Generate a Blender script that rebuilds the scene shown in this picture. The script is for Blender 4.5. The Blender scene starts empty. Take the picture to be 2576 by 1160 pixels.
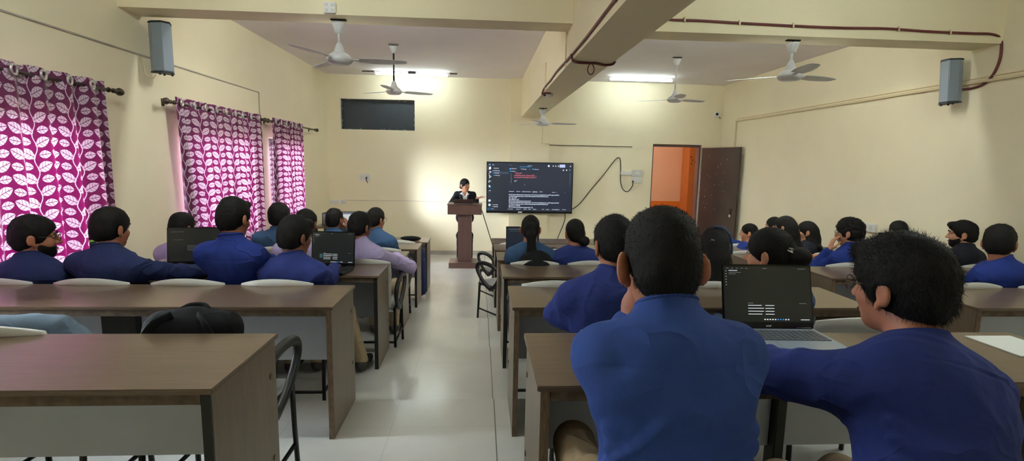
import bpy, bmesh, math, random
import numpy as np
from mathutils import Vector, Matrix
sc = bpy.context.scene
COL = sc.collection
rng = np.random.default_rng(7)
V = lambda *a: np.array(a, float)
ZC = 1.945                                  # camera height over the front floor
FPX = 1275.0                                # focal length in pixels of the 2576 px wide frame
_pi, _ya, _ro = np.radians([7.63, 3.62, 1.11])
CF = V(math.sin(_ya)*math.cos(_pi), math.cos(_ya)*math.cos(_pi), -math.sin(_pi))
_r = V(math.cos(_ya), -math.sin(_ya), 0); _u = np.cross(_r, CF)
CR = _r*math.cos(_ro)+_u*math.sin(_ro); CU = -_r*math.sin(_ro)+_u*math.cos(_ro)
def ray(x, y): return CF+(x-1288)/FPX*CR-(y-580)/FPX*CU
def atY(x, y, Y):
    d = ray(x, y); p = d*Y/d[1]; p[2] += ZC; return p
def atX(x, y, X):
    d = ray(x, y); p = d*X/d[0]; p[2] += ZC; return p
def atZ(x, y, Z):
    d = ray(x, y); p = d*(Z-ZC)/d[2]; p[2] += ZC; return p
cam = bpy.data.cameras.new('camera'); camo = bpy.data.objects.new('camera', cam); COL.objects.link(camo)
cam.sensor_fit = 'HORIZONTAL'; cam.sensor_width = 36; cam.lens = FPX/2576*36; cam.clip_start = .02
M = Matrix.Identity(4)
for i in range(3): M[i][0], M[i][1], M[i][2] = CR[i], CU[i], -CF[i]
M[2][3] = ZC; camo.matrix_world = M; sc.camera = camo
# ------------------------------------------------------------------ objects
def tag(o, label=None, cat=None, group=None, kind=None):
    if label: o['label'] = label
    if cat: o['category'] = cat
    if group: o['group'] = group
    if kind: o['kind'] = kind
    return o
def empty(name, loc=(0, 0, 0), rz=0, label=None, cat=None, group=None, kind=None):
    o = bpy.data.objects.new(name, None); COL.objects.link(o); o.location = loc; o.rotation_euler = (0, 0, rz)
    o.empty_display_size = .1
    return tag(o, label, cat, group, kind)
def dup(o, parent=None, **k):
    c = o.copy(); COL.objects.link(c)
    if parent: c.parent = parent
    for ch in list(o.children): dup(ch, c)
    return tag(c, **k)
def link_mesh(name, verts, faces, mat, parent=None, smooth=False, uvs=None):
    me = bpy.data.meshes.new(name); me.from_pydata([tuple(v) for v in verts], [], faces)
    if uvs is not None:
        l = me.uv_layers.new(name='UVMap'); vi = np.zeros(len(me.loops), int); me.loops.foreach_get('vertex_index', vi)
        l.data.foreach_set('uv', np.asarray(uvs, np.float32)[vi].ravel())
    o = bpy.data.objects.new(name, me); COL.objects.link(o)
    if mat: me.materials.append(mat)
    if smooth: me.polygons.foreach_set('use_smooth', [True]*len(me.polygons))
    if parent: o.parent = parent
    me.update(); return o
class MB:
    def __init__(s): s.v = []; s.f = []
    def add(s, v, f):
        n = len(s.v); s.v += [tuple(map(float, p)) for p in v]; s.f += [tuple(i+n for i in q) for q in f]; return s
    def box(s, x0, x1, y0, y1, z0, z1):
        return s.add([(x0,y0,z0),(x1,y0,z0),(x1,y1,z0),(x0,y1,z0),(x0,y0,z1),(x1,y0,z1),(x1,y1,z1),(x0,y1,z1)],
                     [(0,3,2,1),(4,5,6,7),(0,1,5,4),(1,2,6,5),(2,3,7,6),(3,0,4,7)])
    def obox(s, c, ax, ay, az):                # oriented box, half axes
        c, ax, ay, az = map(np.asarray, (c, ax, ay, az))
        p = [c+i*ax+j*ay+k*az for k in (-1, 1) for i, j in ((-1,-1),(1,-1),(1,1),(-1,1))]
        return s.add(p, [(0,3,2,1),(4,5,6,7),(0,1,5,4),(1,2,6,5),(2,3,7,6),(3,0,4,7)])
    def prism(s, poly, z0, z1):
        n = len(poly); v = [(x, y, z0) for x, y in poly]+[(x, y, z1) for x, y in poly]
        return s.add(v, [tuple(range(n))[::-1], tuple(range(n, 2*n))]+[(i, (i+1) % n, n+(i+1) % n, n+i) for i in range(n)])
    def tube(s, pts, r, n=10, closed=False, flat=None):
        P = [np.asarray(p, float) for p in pts]; m = len(P); rr = r if hasattr(r, '__len__') else [r]*m
        T = []
        for i in range(m):
            a = P[(i-1) % m] if (closed or i) else P[0]; b = P[(i+1) % m] if (closed or i < m-1) else P[-1]
            t = b-a; T.append(t/(np.linalg.norm(t)+1e-9))
        up = V(0, 0, 1) if abs(T[0][2]) < .9 else V(0, 1, 0)
        if flat is not None: up = np.asarray(flat[0], float)
        base = len(s.v); ring = []
        for i in range(m):
            a = np.cross(T[i], up); a /= np.linalg.norm(a)+1e-9; b = np.cross(a, T[i])
            if flat is None: up = b
            q = flat[1] if flat is not None else 1
            ring += [P[i]+rr[i]*(math.cos(2*math.pi*k/n)*a+q*math.sin(2*math.pi*k/n)*b) for k in range(n)]
        f = []
        for i in range(m if closed else m-1):
            j = (i+1) % m
            for k in range(n): f.append((i*n+k, i*n+(k+1) % n, j*n+(k+1) % n, j*n+k))
        if not closed: f += [tuple(range(n))[::-1], tuple(range((m-1)*n, m*n))]
        return s.add(ring, f)
    def lathe(s, prof, n=24, c=(0, 0, 0)):     # (radius, z) profile
        m = len(prof); v = [(c[0]+r*math.cos(2*math.pi*k/n), c[1]+r*math.sin(2*math.pi*k/n), c[2]+z) for r, z in prof for k in range(n)]
        f = [(i*n+k, i*n+(k+1) % n, (i+1)*n+(k+1) % n, (i+1)*n+k) for i in range(m-1) for k in range(n)]
        return s.add(v, f+[tuple(range(n))[::-1], tuple(range((m-1)*n, m*n))])
    def sphere(s, c, r, n=12, m=8):
        r = r if hasattr(r, '__len__') else (r, r, r)
        v = [(c[0], c[1], c[2]-r[2])]
        for i in range(1, m):
            t = math.pi*i/m
            v += [(c[0]+r[0]*math.sin(t)*math.cos(2*math.pi*k/n), c[1]+r[1]*math.sin(t)*math.sin(2*math.pi*k/n), c[2]-r[2]*math.cos(t)) for k in range(n)]
        v.append((c[0], c[1], c[2]+r[2])); L = len(v)-1
        f = [(0, 1+(k+1) % n, 1+k) for k in range(n)]
        f += [(1+i*n+k, 1+i*n+(k+1) % n, 1+(i+1)*n+(k+1) % n, 1+(i+1)*n+k) for i in range(m-2) for k in range(n)]
        f += [(L, 1+(m-2)*n+k, 1+(m-2)*n+(k+1) % n) for k in range(n)]
        return s.add(v, f)
    def torus(s, c, ax, R, r, n=20, m=8):
        ax = np.asarray(ax, float); ax /= np.linalg.norm(ax); t = V(0, 0, 1) if abs(ax[2]) < .9 else V(1, 0, 0)
        a = np.cross(ax, t); a /= np.linalg.norm(a); b = np.cross(ax, a)
        return s.tube([np.asarray(c)+R*(math.cos(2*math.pi*k/n)*a+math.sin(2*math.pi*k/n)*b) for k in range(n)], r, m, closed=True)
    def build(s, name, mat, parent=None, smooth=False, bevel=0, uvs=None, seg=2):
        if not bevel: return link_mesh(name, s.v, s.f, mat, parent, smooth, uvs)
        me = bpy.data.meshes.new(name); me.from_pydata(s.v, [], s.f); bm = bmesh.new(); bm.from_mesh(me)
        bmesh.ops.recalc_face_normals(bm, faces=bm.faces)
        es = [e for e in bm.edges if len(e.link_faces) == 2 and e.calc_face_angle(0) > .5]
        bmesh.ops.bevel(bm, geom=es, offset=bevel, segments=seg, affect='EDGES', clamp_overlap=True)
        bm.to_mesh(me); bm.free(); me.materials.append(mat)
        o = bpy.data.objects.new(name, me); COL.objects.link(o)
        if parent: o.parent = parent
        if smooth: me.polygons.foreach_set('use_smooth', [True]*len(me.polygons))
        return o
def rz(a):
    c, s = math.cos(a), math.sin(a); return np.array([[c, -s, 0], [s, c, 0], [0, 0, 1.]])
def curve_pts(pts, n=8):                        # Catmull-Rom through the points
    P = [np.asarray(p, float) for p in pts]; P = [2*P[0]-P[1]]+P+[2*P[-1]-P[-2]]; o = []
    for i in range(1, len(P)-2):
        a, b, c, d = P[i-1:i+3]
        for k in range(n):
            t = k/n; o.append(.5*(2*b+(c-a)*t+(2*a-5*b+4*c-d)*t*t+(3*b-3*c+d-a)*t**3))
    return o+[P[-2]]
# ------------------------------------------------------------------ materials
def lin(c):
    return tuple(((x/255)/12.92 if x/255 <= .04045 else ((x/255+.055)/1.055)**2.4) for x in c)+(1,)
class E:                                        # maths on node sockets
    def __init__(s, nt, k): s.nt = nt; s.k = k
    def _m(s, op, *o):
        n = s.nt.nodes.new('ShaderNodeMath'); n.operation = op
        for i, q in enumerate((s,)+o):
            if isinstance(q, E): s.nt.links.new(q.k, n.inputs[i])
            else: n.inputs[i].default_value = q
        return E(s.nt, n.outputs[0])
    def __add__(s, o): return s._m('ADD', o)
    def __sub__(s, o): return s._m('SUBTRACT', o)
    def __mul__(s, o): return s._m('MULTIPLY', o)
    def __truediv__(s, o): return s._m('DIVIDE', o)
    def fract(s): return s._m('FRACT')
    def floor(s): return s._m('FLOOR')
    def abs(s): return s._m('ABSOLUTE')
    def sin(s): return s._m('SINE')
    def lt(s, o): return s._m('LESS_THAN', o)
    def mx(s, o): return s._m('MAXIMUM', o)
    def mn(s, o): return s._m('MINIMUM', o)
def newmat(name):
    m = bpy.data.materials.new(name); m.use_nodes = True; nt = m.node_tree
    b = nt.nodes['Principled BSDF']; return m, nt, b
def mixrgb(nt, fac, a, b):
    n = nt.nodes.new('ShaderNodeMix'); n.data_type = 'RGBA'
    for i, q in ((0, fac), (6, a), (7, b)):
        if isinstance(q, E): nt.links.new(q.k, n.inputs[i])
        elif hasattr(q, 'is_output'): nt.links.new(q, n.inputs[i])
        else: n.inputs[i].default_value = q
    return n.outputs[2]
def objco(nt, sockname='Object'):
    t = nt.nodes.new('ShaderNodeTexCoord'); return t.outputs[sockname]
def noise(nt, co, scale, detail=4, stretch=None, rough=.5):
    if stretch:
        mp = nt.nodes.new('ShaderNodeMapping'); mp.inputs['Scale'].default_value = stretch; nt.links.new(co, mp.inputs[0]); co = mp.outputs[0]
    n = nt.nodes.new('ShaderNodeTexNoise'); n.inputs['Scale'].default_value = scale; n.inputs['Detail'].default_value = detail
    n.inputs['Roughness'].default_value = rough; nt.links.new(co, n.inputs[0]); return E(nt, n.outputs[0])
def bump(nt, b, h, strength=.2, dist=.01):
    n = nt.nodes.new('ShaderNodeBump'); n.inputs['Strength'].default_value = strength; n.inputs['Distance'].default_value = dist
    nt.links.new(h.k if isinstance(h, E) else h, n.inputs['Height']); nt.links.new(n.outputs[0], b.inputs['Normal'])
def plain(name, c, rough=.5, metal=0, spec=.5, var=0, scale=8, stretch=None, bmp=0, bscale=60, sheen=0, coat=0):
    m, nt, b = newmat(name); c = lin(c)
    b.inputs['Base Color'].default_value = c; b.inputs['Roughness'].default_value = rough; b.inputs['Metallic'].default_value = metal
    b.inputs['Specular IOR Level'].default_value = spec; b.inputs['Sheen Weight'].default_value = sheen; b.inputs['Coat Weight'].default_value = coat
    if var or bmp: co = objco(nt)
    if var:
        n = noise(nt, co, scale, 5, stretch); f = (n-.5)*2.2+.5
        nt.links.new(mixrgb(nt, f, tuple(x*(1-var) for x in c[:3])+(1,), tuple(min(1, x*(1+var)) for x in c[:3])+(1,)), b.inputs['Base Color'])
    if bmp: bump(nt, b, noise(nt, co, bscale, 3), bmp, .004)
    return m
def emit(name, c, s):
    m, nt, b = newmat(name); b.inputs['Base Color'].default_value = (.01, .01, .01, 1)
    b.inputs['Emission Color'].default_value = lin(c); b.inputs['Emission Strength'].default_value = s; return m
MT = {}
MT['wall'] = plain('cream_wall_paint', (242, 233, 205), .62, spec=.35, var=.03, scale=1.3, bmp=.06, bscale=30)
MT['ceil'] = plain('white_ceiling_paint', (232, 226, 230), .8, var=.03, scale=1.5, bmp=.05, bscale=30)
MT['beam'] = plain('cream_beam_paint', (240, 229, 198), .65, spec=.3, var=.03, scale=1.6, bmp=.06, bscale=25)
def wood(name, a, b_, rough=.3, axis='x', scale=9, coat=0):
    m, nt, b = newmat(name); co = objco(nt)
    st = {'x': (.7, 14, 14), 'z': (14, 14, .7), 'y': (14, .7, 14)}[axis]
    n = noise(nt, co, scale, 6, st, .65); n2 = noise(nt, co, 2.0, 3, tuple(q*.5 for q in st))
    f = ((n*.7+n2*.3)-.5)*2.4+.5
    nt.links.new(mixrgb(nt, f, lin(a), lin(b_)), b.inputs['Base Color'])
    b.inputs['Roughness'].default_value = rough; b.inputs['Coat Weight'].default_value = coat; b.inputs['Coat Roughness'].default_value = .2
    bump(nt, b, n, .05, .001); return m
MT['desk_top'] = wood('brown_wood_laminate', (86, 70, 56), (112, 93, 75), .28, 'x', coat=.22)
MT['desk_side'] = wood('taupe_wood_laminate', (98, 84, 68), (122, 107, 88), .34, 'z')
MT['panel'] = plain('grey_white_laminate', (204, 210, 224), .42, var=.04, scale=5)
MT['under'] = plain('rough_plywood_edge', (98, 82, 66), .8, var=.45, scale=22, stretch=(1, 6, 1))
MT['edge_black'] = plain('black_edge_band', (22, 19, 18), .5)
MT['edge_brown'] = plain('worn_brown_edge', (110, 90, 70), .6, var=.4, scale=30, stretch=(5, 5, 1))
MT['lectern'] = wood('walnut_laminate', (92, 66, 62), (112, 84, 78), .35, 'x')
MT['lectern_v'] = wood('walnut_laminate_upright', (92, 66, 64), (110, 84, 80), .32, 'z')
MT['black_metal'] = plain('black_enamel_steel', (20, 21, 23), .4, metal=.2)
MT['black_plastic'] = plain('black_plastic', (24, 26, 30), .42)
MT['white_shell'] = plain('white_plastic_shell', (208, 208, 206), .42, var=.04, scale=6)
MT['grey_shell'] = plain('grey_seat_cushion', (150, 152, 152), .7, var=.08, scale=20)
MT['white_plastic'] = plain('white_switch_plastic', (226, 226, 224), .4)
MT['fan'] = plain('white_fan_enamel', (214, 217, 222), .35, var=.03)
MT['rod'] = plain('antique_brass_rod', (84, 74, 62), .35, metal=.7)
MT['steel'] = plain('chrome_ring', (224, 220, 222), .3, metal=.9)
MT['speaker'] = plain('blue_grey_speaker_paint', (140, 152, 166), .45)
MT['speaker_dark'] = plain('dark_speaker_end', (42, 47, 56), .5)
MT['wire_black'] = plain('black_cable_sheath', (42, 38, 34), .5)
MT['conduit_red'] = plain('maroon_conduit', (104, 48, 48), .5, var=.25, scale=20)
MT['pvc'] = plain('cream_pvc', (222, 206, 170), .5)
MT['door'] = plain('dark_brown_door_laminate', (66, 52, 48), .28, var=.3, scale=1.6, bmp=.05)
MT['orange'] = plain('orange_dado_paint', (204, 112, 22), .6, var=.05)
MT['peach'] = plain('peach_corridor_paint', (224, 176, 144), .65, var=.04, scale=2)
MT['orange2'] = plain('tan_orange_paint', (186, 112, 50), .65, var=.06)
MT['decal'] = plain('brown_leaf_decal', (84, 42, 20), .6)
MT['slate'] = plain('slate_black_paint', (46, 54, 62), .6, var=.12, scale=7, bmp=.2)
MT['worn'] = plain('chipped_white_paint', (140, 142, 136), .7, var=.5, scale=40)
MT['alu'] = plain('dark_aluminium', (58, 58, 66), .4, metal=.6)
MT['white_frame'] = plain('white_window_reveal', (232, 230, 228), .5)
MT['screen_off'] = plain('glossy_black_bezel', (16, 17, 20), .2)
MT['paper'] = plain('white_paper', (232, 236, 236), .7)
MT['granite'] = plain('grey_skirting_tile', (176, 170, 160), .3, var=.1)
def floor_mat():
    m, nt, b = newmat('cream_vitrified_tile'); co = objco(nt); s = nt.nodes.new('ShaderNodeSeparateXYZ'); nt.links.new(co, s.inputs[0])
    x, y = E(nt, s.outputs[0]), E(nt, s.outputs[1])
    gx = ((x-.1+6)/.6).fract(); gy = ((y+6.3)/.605).fract()
    g = gx.lt(.006).mx(gy.lt(.004)); n = noise(nt, co, 3, 5); n2 = noise(nt, co, 90, 2)
    base = mixrgb(nt, (n-.5)*1.6+.5, lin((206, 206, 202)), lin((220, 220, 216)))
    spk = n2.lt(.285)
    base = mixrgb(nt, spk*.25, base, lin((120, 112, 100)))
    crack = (x-.1).abs().lt(.0035)
    nt.links.new(mixrgb(nt, (g*.22).mx(crack*.8), base, lin((92, 86, 78))), b.inputs['Base Color'])
    b.inputs['Roughness'].default_value = .2; b.inputs['Specular IOR Level'].default_value = .7
    bump(nt, b, noise(nt, co, 5, 2), .02, .01); return m
MT['floor'] = floor_mat()
def curtain_mat():
    m, nt, b = newmat('maroon_leaf_curtain'); uv = nt.nodes.new('ShaderNodeUVMap'); uv.uv_map = 'UVMap'
    s = nt.nodes.new('ShaderNodeSeparateXYZ'); nt.links.new(uv.outputs[0], s.inputs[0]); u, v = E(nt, s.outputs[0]), E(nt, s.outputs[1])
    P, H = .25, .165
    wob = (v*(2*math.pi/H)).sin()*.016
    uu = ((u/P).fract()-.5)*P
    def leaf(du, dv, ang, L=.066, W=.034):
        x = uu-du; y = ((v/H+dv).fract()-.5)*H; c, sn = math.cos(ang), math.sin(ang)
        a = x*c+y*sn; q = y*c-x*sn
        e = (a/L); e = e*e; e = e*-1+1.
        inside = (q.abs()-e*W).lt(0)
        lobe = (q.abs()*.9+a.abs()*.6)*1.0
        rib = q.abs().lt(.0022)
        vein = ((a*38+q.abs()*-26).fract()).lt(.2)
        vein = vein*((a+L*.0).lt(L*.55))
        return inside*((rib.mx(vein*.75))*-1+1.), lobe
    l1, _ = leaf(.062, 0., .42); l2, _ = leaf(-.062, .5, math.pi-.42)
    l3, _ = leaf(.075, .5, .15, .05, .027); l4, _ = leaf(-.075, 0., math.pi-.15, .05, .027)
    stem = (uu-wob).abs().lt(.0042)
    pat = l1.mx(l2).mx(l3).mx(l4).mx(stem)
    weave = noise(nt, uv.outputs[0], 260, 2)
    col = mixrgb(nt, pat, lin((92, 15, 70)), lin((206, 186, 204)))
    tcol = mixrgb(nt, pat, lin((132, 8, 84)), lin((238, 202, 230)))
    nt.links.new(col, b.inputs['Base Color']); b.inputs['Roughness'].default_value = .7; b.inputs['Sheen Weight'].default_value = .2
    bump(nt, b, weave, .1, .001)
    t = nt.nodes.new('ShaderNodeBsdfTranslucent'); nt.links.new(tcol, t.inputs[0])
    mx = nt.nodes.new('ShaderNodeMixShader'); mx.inputs[0].default_value = .062
    nt.links.new(b.outputs[0], mx.inputs[1]); nt.links.new(t.outputs[0], mx.inputs[2])
    nt.links.new(mx.outputs[0], nt.nodes['Material Output'].inputs[0]); return m
MT['curtain'] = curtain_mat()
def glass_mat():
    m, nt, b = newmat('clear_window_glass'); nt.nodes.remove(b)
    t = nt.nodes.new('ShaderNodeBsdfTransparent'); t.inputs[0].default_value = (.93, .95, .96, 1)
    g = nt.nodes.new('ShaderNodeBsdfGlossy'); g.inputs['Roughness'].default_value = .02
    f = nt.nodes.new('ShaderNodeFresnel'); f.inputs[0].default_value = 1.45; mx = nt.nodes.new('ShaderNodeMixShader')
    nt.links.new(f.outputs[0], mx.inputs[0]); nt.links.new(t.outputs[0], mx.inputs[1]); nt.links.new(g.outputs[0], mx.inputs[2])
    nt.links.new(mx.outputs[0], nt.nodes['Material Output'].inputs[0]); return m
MT['glass'] = glass_mat()
def lens_mat():
    m, nt, b = newmat('clear_spectacle_lens'); nt.nodes.remove(b)
    t = nt.nodes.new('ShaderNodeBsdfTransparent'); g = nt.nodes.new('ShaderNodeBsdfGlossy'); g.inputs['Roughness'].default_value = .05; mx = nt.nodes.new('ShaderNodeMixShader'); mx.inputs[0].default_value = .05
    nt.links.new(t.outputs[0], mx.inputs[1]); nt.links.new(g.outputs[0], mx.inputs[2]); nt.links.new(mx.outputs[0], nt.nodes['Material Output'].inputs[0]); return m
MT['lens'] = lens_mat()
MT['tube'] = emit('lit_fluorescent_tube', (232, 248, 244), 26)
MT['tube_back'] = emit('fill_tube_rear', (240, 250, 240), 20)  # for the fill tubes added behind the camera
MT['tube_fill_beam'] = emit('fill_tube_beam', (240, 247, 238), 105)  # for the fill tubes added behind the cross beams
MT['tube_fill_corridor'] = emit('fill_tube_corridor', (244, 242, 236), 62)  # for the lamp added in the corridor
MT['tube_rear'] = emit('lit_fluorescent_tube_rear', (238, 250, 240), 84)
def fabric(name, c, var=.10, sheen=.0):
    m, nt, b = newmat(name); co = objco(nt); n = noise(nt, co, 9, 5); w = noise(nt, co, 420, 2, (1, 1, .25))
    c = lin(c); nt.links.new(mixrgb(nt, (n*.6+w*.4-.5)*2.4+.5, tuple(x*(1-var*1.6) for x in c[:3])+(1,), tuple(x*(1+var*1.6) for x in c[:3])+(1,)), b.inputs['Base Color'])
    b.inputs['Roughness'].default_value = .85; b.inputs['Specular IOR Level'].default_value = .2; b.inputs['Sheen Weight'].default_value = sheen
    r1 = ((noise(nt, co, 4.2, 1.5, (1, 1, .75))-.5).abs()*-11+1.).mx(0.); r2 = ((noise(nt, co, 6.5, 1, (.8, .8, 1.5))-.47).abs()*-13+1.).mx(0.)
    msk = (noise(nt, co, 3.1, 1)-.42).mx(0.)*5; msk = msk.mn(1.)
    bump(nt, b, r1*r1*msk+r2*r2*.7*msk+noise(nt, co, 14, 2, (1, 1, .6))*.55+w*.05, .42, .022); return m
MT['navy'] = fabric('navy_cotton', (34, 44, 84)); MT['blue'] = fabric('blue_cotton', (50, 74, 140)); MT['royal'] = fabric('royal_blue_cotton', (32, 50, 122))
MT['indigo'] = fabric('indigo_cotton', (42, 54, 116)); MT['teal'] = fabric('teal_blue_cotton', (56, 84, 120)); MT['lilac'] = fabric('lilac_cotton', (176, 164, 206))
MT['dark'] = fabric('charcoal_cotton', (32, 33, 44)); MT['black_cloth'] = fabric('black_suiting', (24, 25, 34)); MT['white_cloth'] = fabric('white_cotton', (226, 226, 232))
MT['beige'] = fabric('beige_cotton_drill', (168, 148, 120)); MT['bag'] = fabric('black_nylon', (22, 23, 27)); MT['denim'] = fabric('pale_blue_cloth', (98, 114, 130))
MT['slatecloth'] = fabric('slate_blue_cotton', (58, 74, 104))
def skin_mat(name, c):
    m, nt, b = newmat(name); co = objco(nt); n = noise(nt, co, 22, 4); c = lin(c)
    nt.links.new(mixrgb(nt, (n-.5)*1.8+.5, tuple(x*.86 for x in c[:3])+(1,), tuple(x*1.12 for x in c[:3])+(1,)), b.inputs['Base Color'])
    b.inputs['Roughness'].default_value = .5; b.inputs['Subsurface Weight'].default_value = .08; b.inputs['Subsurface Radius'].default_value = (.01, .004, .002)
    bump(nt, b, noise(nt, co, 140, 3), .08, .002); return m
MT['skin'] = skin_mat('brown_skin', (172, 112, 84)); MT['skin_dark'] = skin_mat('deep_brown_skin', (132, 84, 64))
MT['skin_light'] = skin_mat('light_brown_skin', (190, 134, 104))
def hair_mat():
    m, nt, b = newmat('black_hair'); co = objco(nt); n = noise(nt, co, 30, 4, (1, 1, .3))
    nt.links.new(mixrgb(nt, (n-.5)*2+.5, lin((9, 8, 8)), lin((24, 21, 20))), b.inputs['Base Color'])
    b.inputs['Roughness'].default_value = .7; b.inputs['Specular IOR Level'].default_value = .22
    bump(nt, b, noise(nt, co, 120, 4, (1, 1, .35)), .5, .006); return m
MT['hair'] = hair_mat()
MT['eye'] = plain('eye_white', (176, 168, 162), .3); MT['lip'] = plain('lip_tone', (128, 66, 60), .5)
MT['iris'] = plain('dark_iris', (24, 16, 12), .25)
MT['shoe'] = plain('dark_shoe_leather', (58, 54, 52), .6, var=.2)
# ------------------------------------------------------------------ organic surfaces
def unit(v): v = np.asarray(v, float); return v/(np.linalg.norm(v)+1e-12)
class SDF:
    def __init__(s): s.p = []; s.cuts = []
    def cone(s, a, b, ra, rb=None, k=.02, op=1): s.p.append(('c', op, k, np.asarray(a, float), np.asarray(b, float), ra, ra if rb is None else rb)); return s
    def ell(s, c, r, R=np.eye(3), k=.02, op=1): s.p.append(('e', op, k, np.asarray(c, float), np.asarray(r, float), np.asarray(R, float))); return s
    def cut(s, n, p): n = unit(n); s.cuts.append((n, float(n@np.asarray(p)))); return s   # keeps the side n points away from
    def bb(s, q):
        if q[0] == 'c':
            r = max(q[5], q[6]); return np.minimum(q[3], q[4])-r, np.maximum(q[3], q[4])+r
        e = np.abs(q[5])@q[4]; return q[3]-e, q[3]+e
    def mesh(s, h, disp=None):
        B = [s.bb(q) for q in s.p if q[1] > 0]
        lo = np.min([b[0] for b in B], 0)-3*h; hi = np.max([b[1] for b in B], 0)+3*h
        n = np.ceil((hi-lo)/h).astype(int)+1
        ax = [(lo[i]+h*np.arange(n[i])).astype(np.float32) for i in range(3)]
        F = np.full(n, 1., np.float32)
        for q in s.p:
            a, b = s.bb(q); pad = q[2]+2*h
            i0 = np.maximum(np.floor((a-pad-lo)/h).astype(int), 0); i1 = np.minimum(np.ceil((b+pad-lo)/h).astype(int)+1, n)
            if np.any(i1 <= i0): continue
            sl = tuple(slice(i0[i], i1[i]) for i in range(3))
            X = ax[0][sl[0]][:, None, None]; Y = ax[1][sl[1]][None, :, None]; Z = ax[2][sl[2]][None, None, :]
            if q[0] == 'c':
                a, b, ra, rb = q[3], q[4], q[5], q[6]; ab = b-a; L = ab@ab+1e-12
                x, y, z = X-np.float32(a[0]), Y-np.float32(a[1]), Z-np.float32(a[2])
                t = np.clip((x*np.float32(ab[0])+y*np.float32(ab[1])+z*np.float32(ab[2]))/np.float32(L), 0, 1)
                d = np.sqrt((x-t*np.float32(ab[0]))**2+(y-t*np.float32(ab[1]))**2+(z-t*np.float32(ab[2]))**2)-(np.float32(ra)+np.float32(rb-ra)*t)
            else:
                c, r, R = q[3], q[4], q[5]; x, y, z = X-np.float32(c[0]), Y-np.float32(c[1]), Z-np.float32(c[2])
                l = [x*np.float32(R[0, i])+y*np.float32(R[1, i])+z*np.float32(R[2, i]) for i in range(3)]
                k0 = np.sqrt(sum((l[i]/np.float32(r[i]))**2 for i in range(3))); k1 = np.sqrt(sum((l[i]/np.float32(r[i]**2))**2 for i in range(3)))+1e-6
                d = k0*(k0-1)/k1; d = np.where(k0 < .05, -np.float32(min(r)), d)
            f = F[sl]; k = np.float32(q[2])
            if q[1] > 0:
                g = np.clip(.5+.5*(f-d)/k, 0, 1); F[sl] = f*(1-g)+d*g-k*g*(1-g)
            else:
                g = np.clip(.5-.5*(f+d)/k, 0, 1); F[sl] = f*(1-g)-d*g+k*g*(1-g)
        for nn, dd in s.cuts:
            F = np.maximum(F, ax[0][:, None, None]*np.float32(nn[0])+ax[1][None, :, None]*np.float32(nn[1])+ax[2][None, None, :]*np.float32(nn[2])-np.float32(dd))
        v, f = nets(F, lo, h)
        if np.einsum('ij,ij->', np.cross(v[f[:, 0]], v[f[:, 1]]), v[f[:, 2]]) < 0: f = f[:, ::-1]
        if disp is not None and len(v):
            v = v+vnormals(v, f)*disp(v)[:, None]
        return v, f
def nets(F, lo, h):
    S = F < 0; nx, ny, nz = F.shape
    cnt = np.zeros((nx-1, ny-1, nz-1), np.int8); off = [(i, j, k) for i in (0, 1) for j in (0, 1) for k in (0, 1)]
    for i, j, k in off: cnt += S[i:nx-1+i, j:ny-1+j, k:nz-1+k]
    I, J, K = np.nonzero((cnt > 0) & (cnt < 8))
    C = np.stack([F[I+i, J+j, K+k] for i, j, k in off], 1); O = np.array(off, float)
    P = np.zeros((len(I), 3)); W = np.zeros(len(I))
    for a in range(8):
        for b in range(a+1, 8):
            if np.abs(O[a]-O[b]).sum() != 1: continue
            m = (C[:, a] < 0) != (C[:, b] < 0); t = C[:, a]/(C[:, a]-C[:, b]+1e-20)
            P += np.where(m[:, None], O[a]+(O[b]-O[a])*np.clip(t, 0, 1)[:, None], 0); W += m
    v = lo+h*(np.stack([I, J, K], 1)+P/np.maximum(W, 1)[:, None])
    idx = np.full((nx-1, ny-1, nz-1), -1, np.int64); idx[I, J, K] = np.arange(len(I)); Q = []
    for a in range(3):
        b, c = (a+1) % 3, (a+2) % 3
        s0 = [slice(None)]*3; s1 = [slice(None)]*3; s0[a] = slice(0, -1); s1[a] = slice(1, None)
        A, B = S[tuple(s0)], S[tuple(s1)]; D = A != B
        g = np.array(np.nonzero(D)); ok = (g[b] > 0) & (g[c] > 0) & (g[b] < F.shape[b]-1) & (g[c] < F.shape[c]-1); g = g[:, ok]
        fl = A[tuple(g)]; cs = []
        for db, dc in ((-1, -1), (0, -1), (0, 0), (-1, 0)):
            q = g.copy(); q[b] += db; q[c] += dc; cs.append(idx[tuple(q)])
        q = np.stack(cs, 1); q[~fl] = q[~fl][:, ::-1]; Q.append(q)
    return v, np.concatenate(Q)
def vnormals(v, f):
    n = np.cross(v[f[:, 2]]-v[f[:, 0]], v[f[:, 3]]-v[f[:, 1]]); o = np.zeros_like(v)
    for i in range(4): np.add.at(o, f[:, i], n)
    return o/(np.linalg.norm(o, axis=1, keepdims=True)+1e-12)
def wob(v, sc_, seed=0, oct=3):                 # cheap smooth noise in -1..1
    r = np.random.default_rng(seed); o = np.zeros(len(v)); a = 1; t = 0
    for i in range(oct):
        w = np.zeros(len(v))
        for j in range(4):
            d = r.normal(size=3); d /= np.linalg.norm(d)
            w += np.sin(v@d*sc_*(2**i)*r.uniform(.7, 1.3)+r.uniform(0, 6.3)+1.5*np.sin(v@r.normal(size=3)*sc_*.6*(2**i)))
        o += a*w/4; t += a; a *= .55
    return o/t
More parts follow.
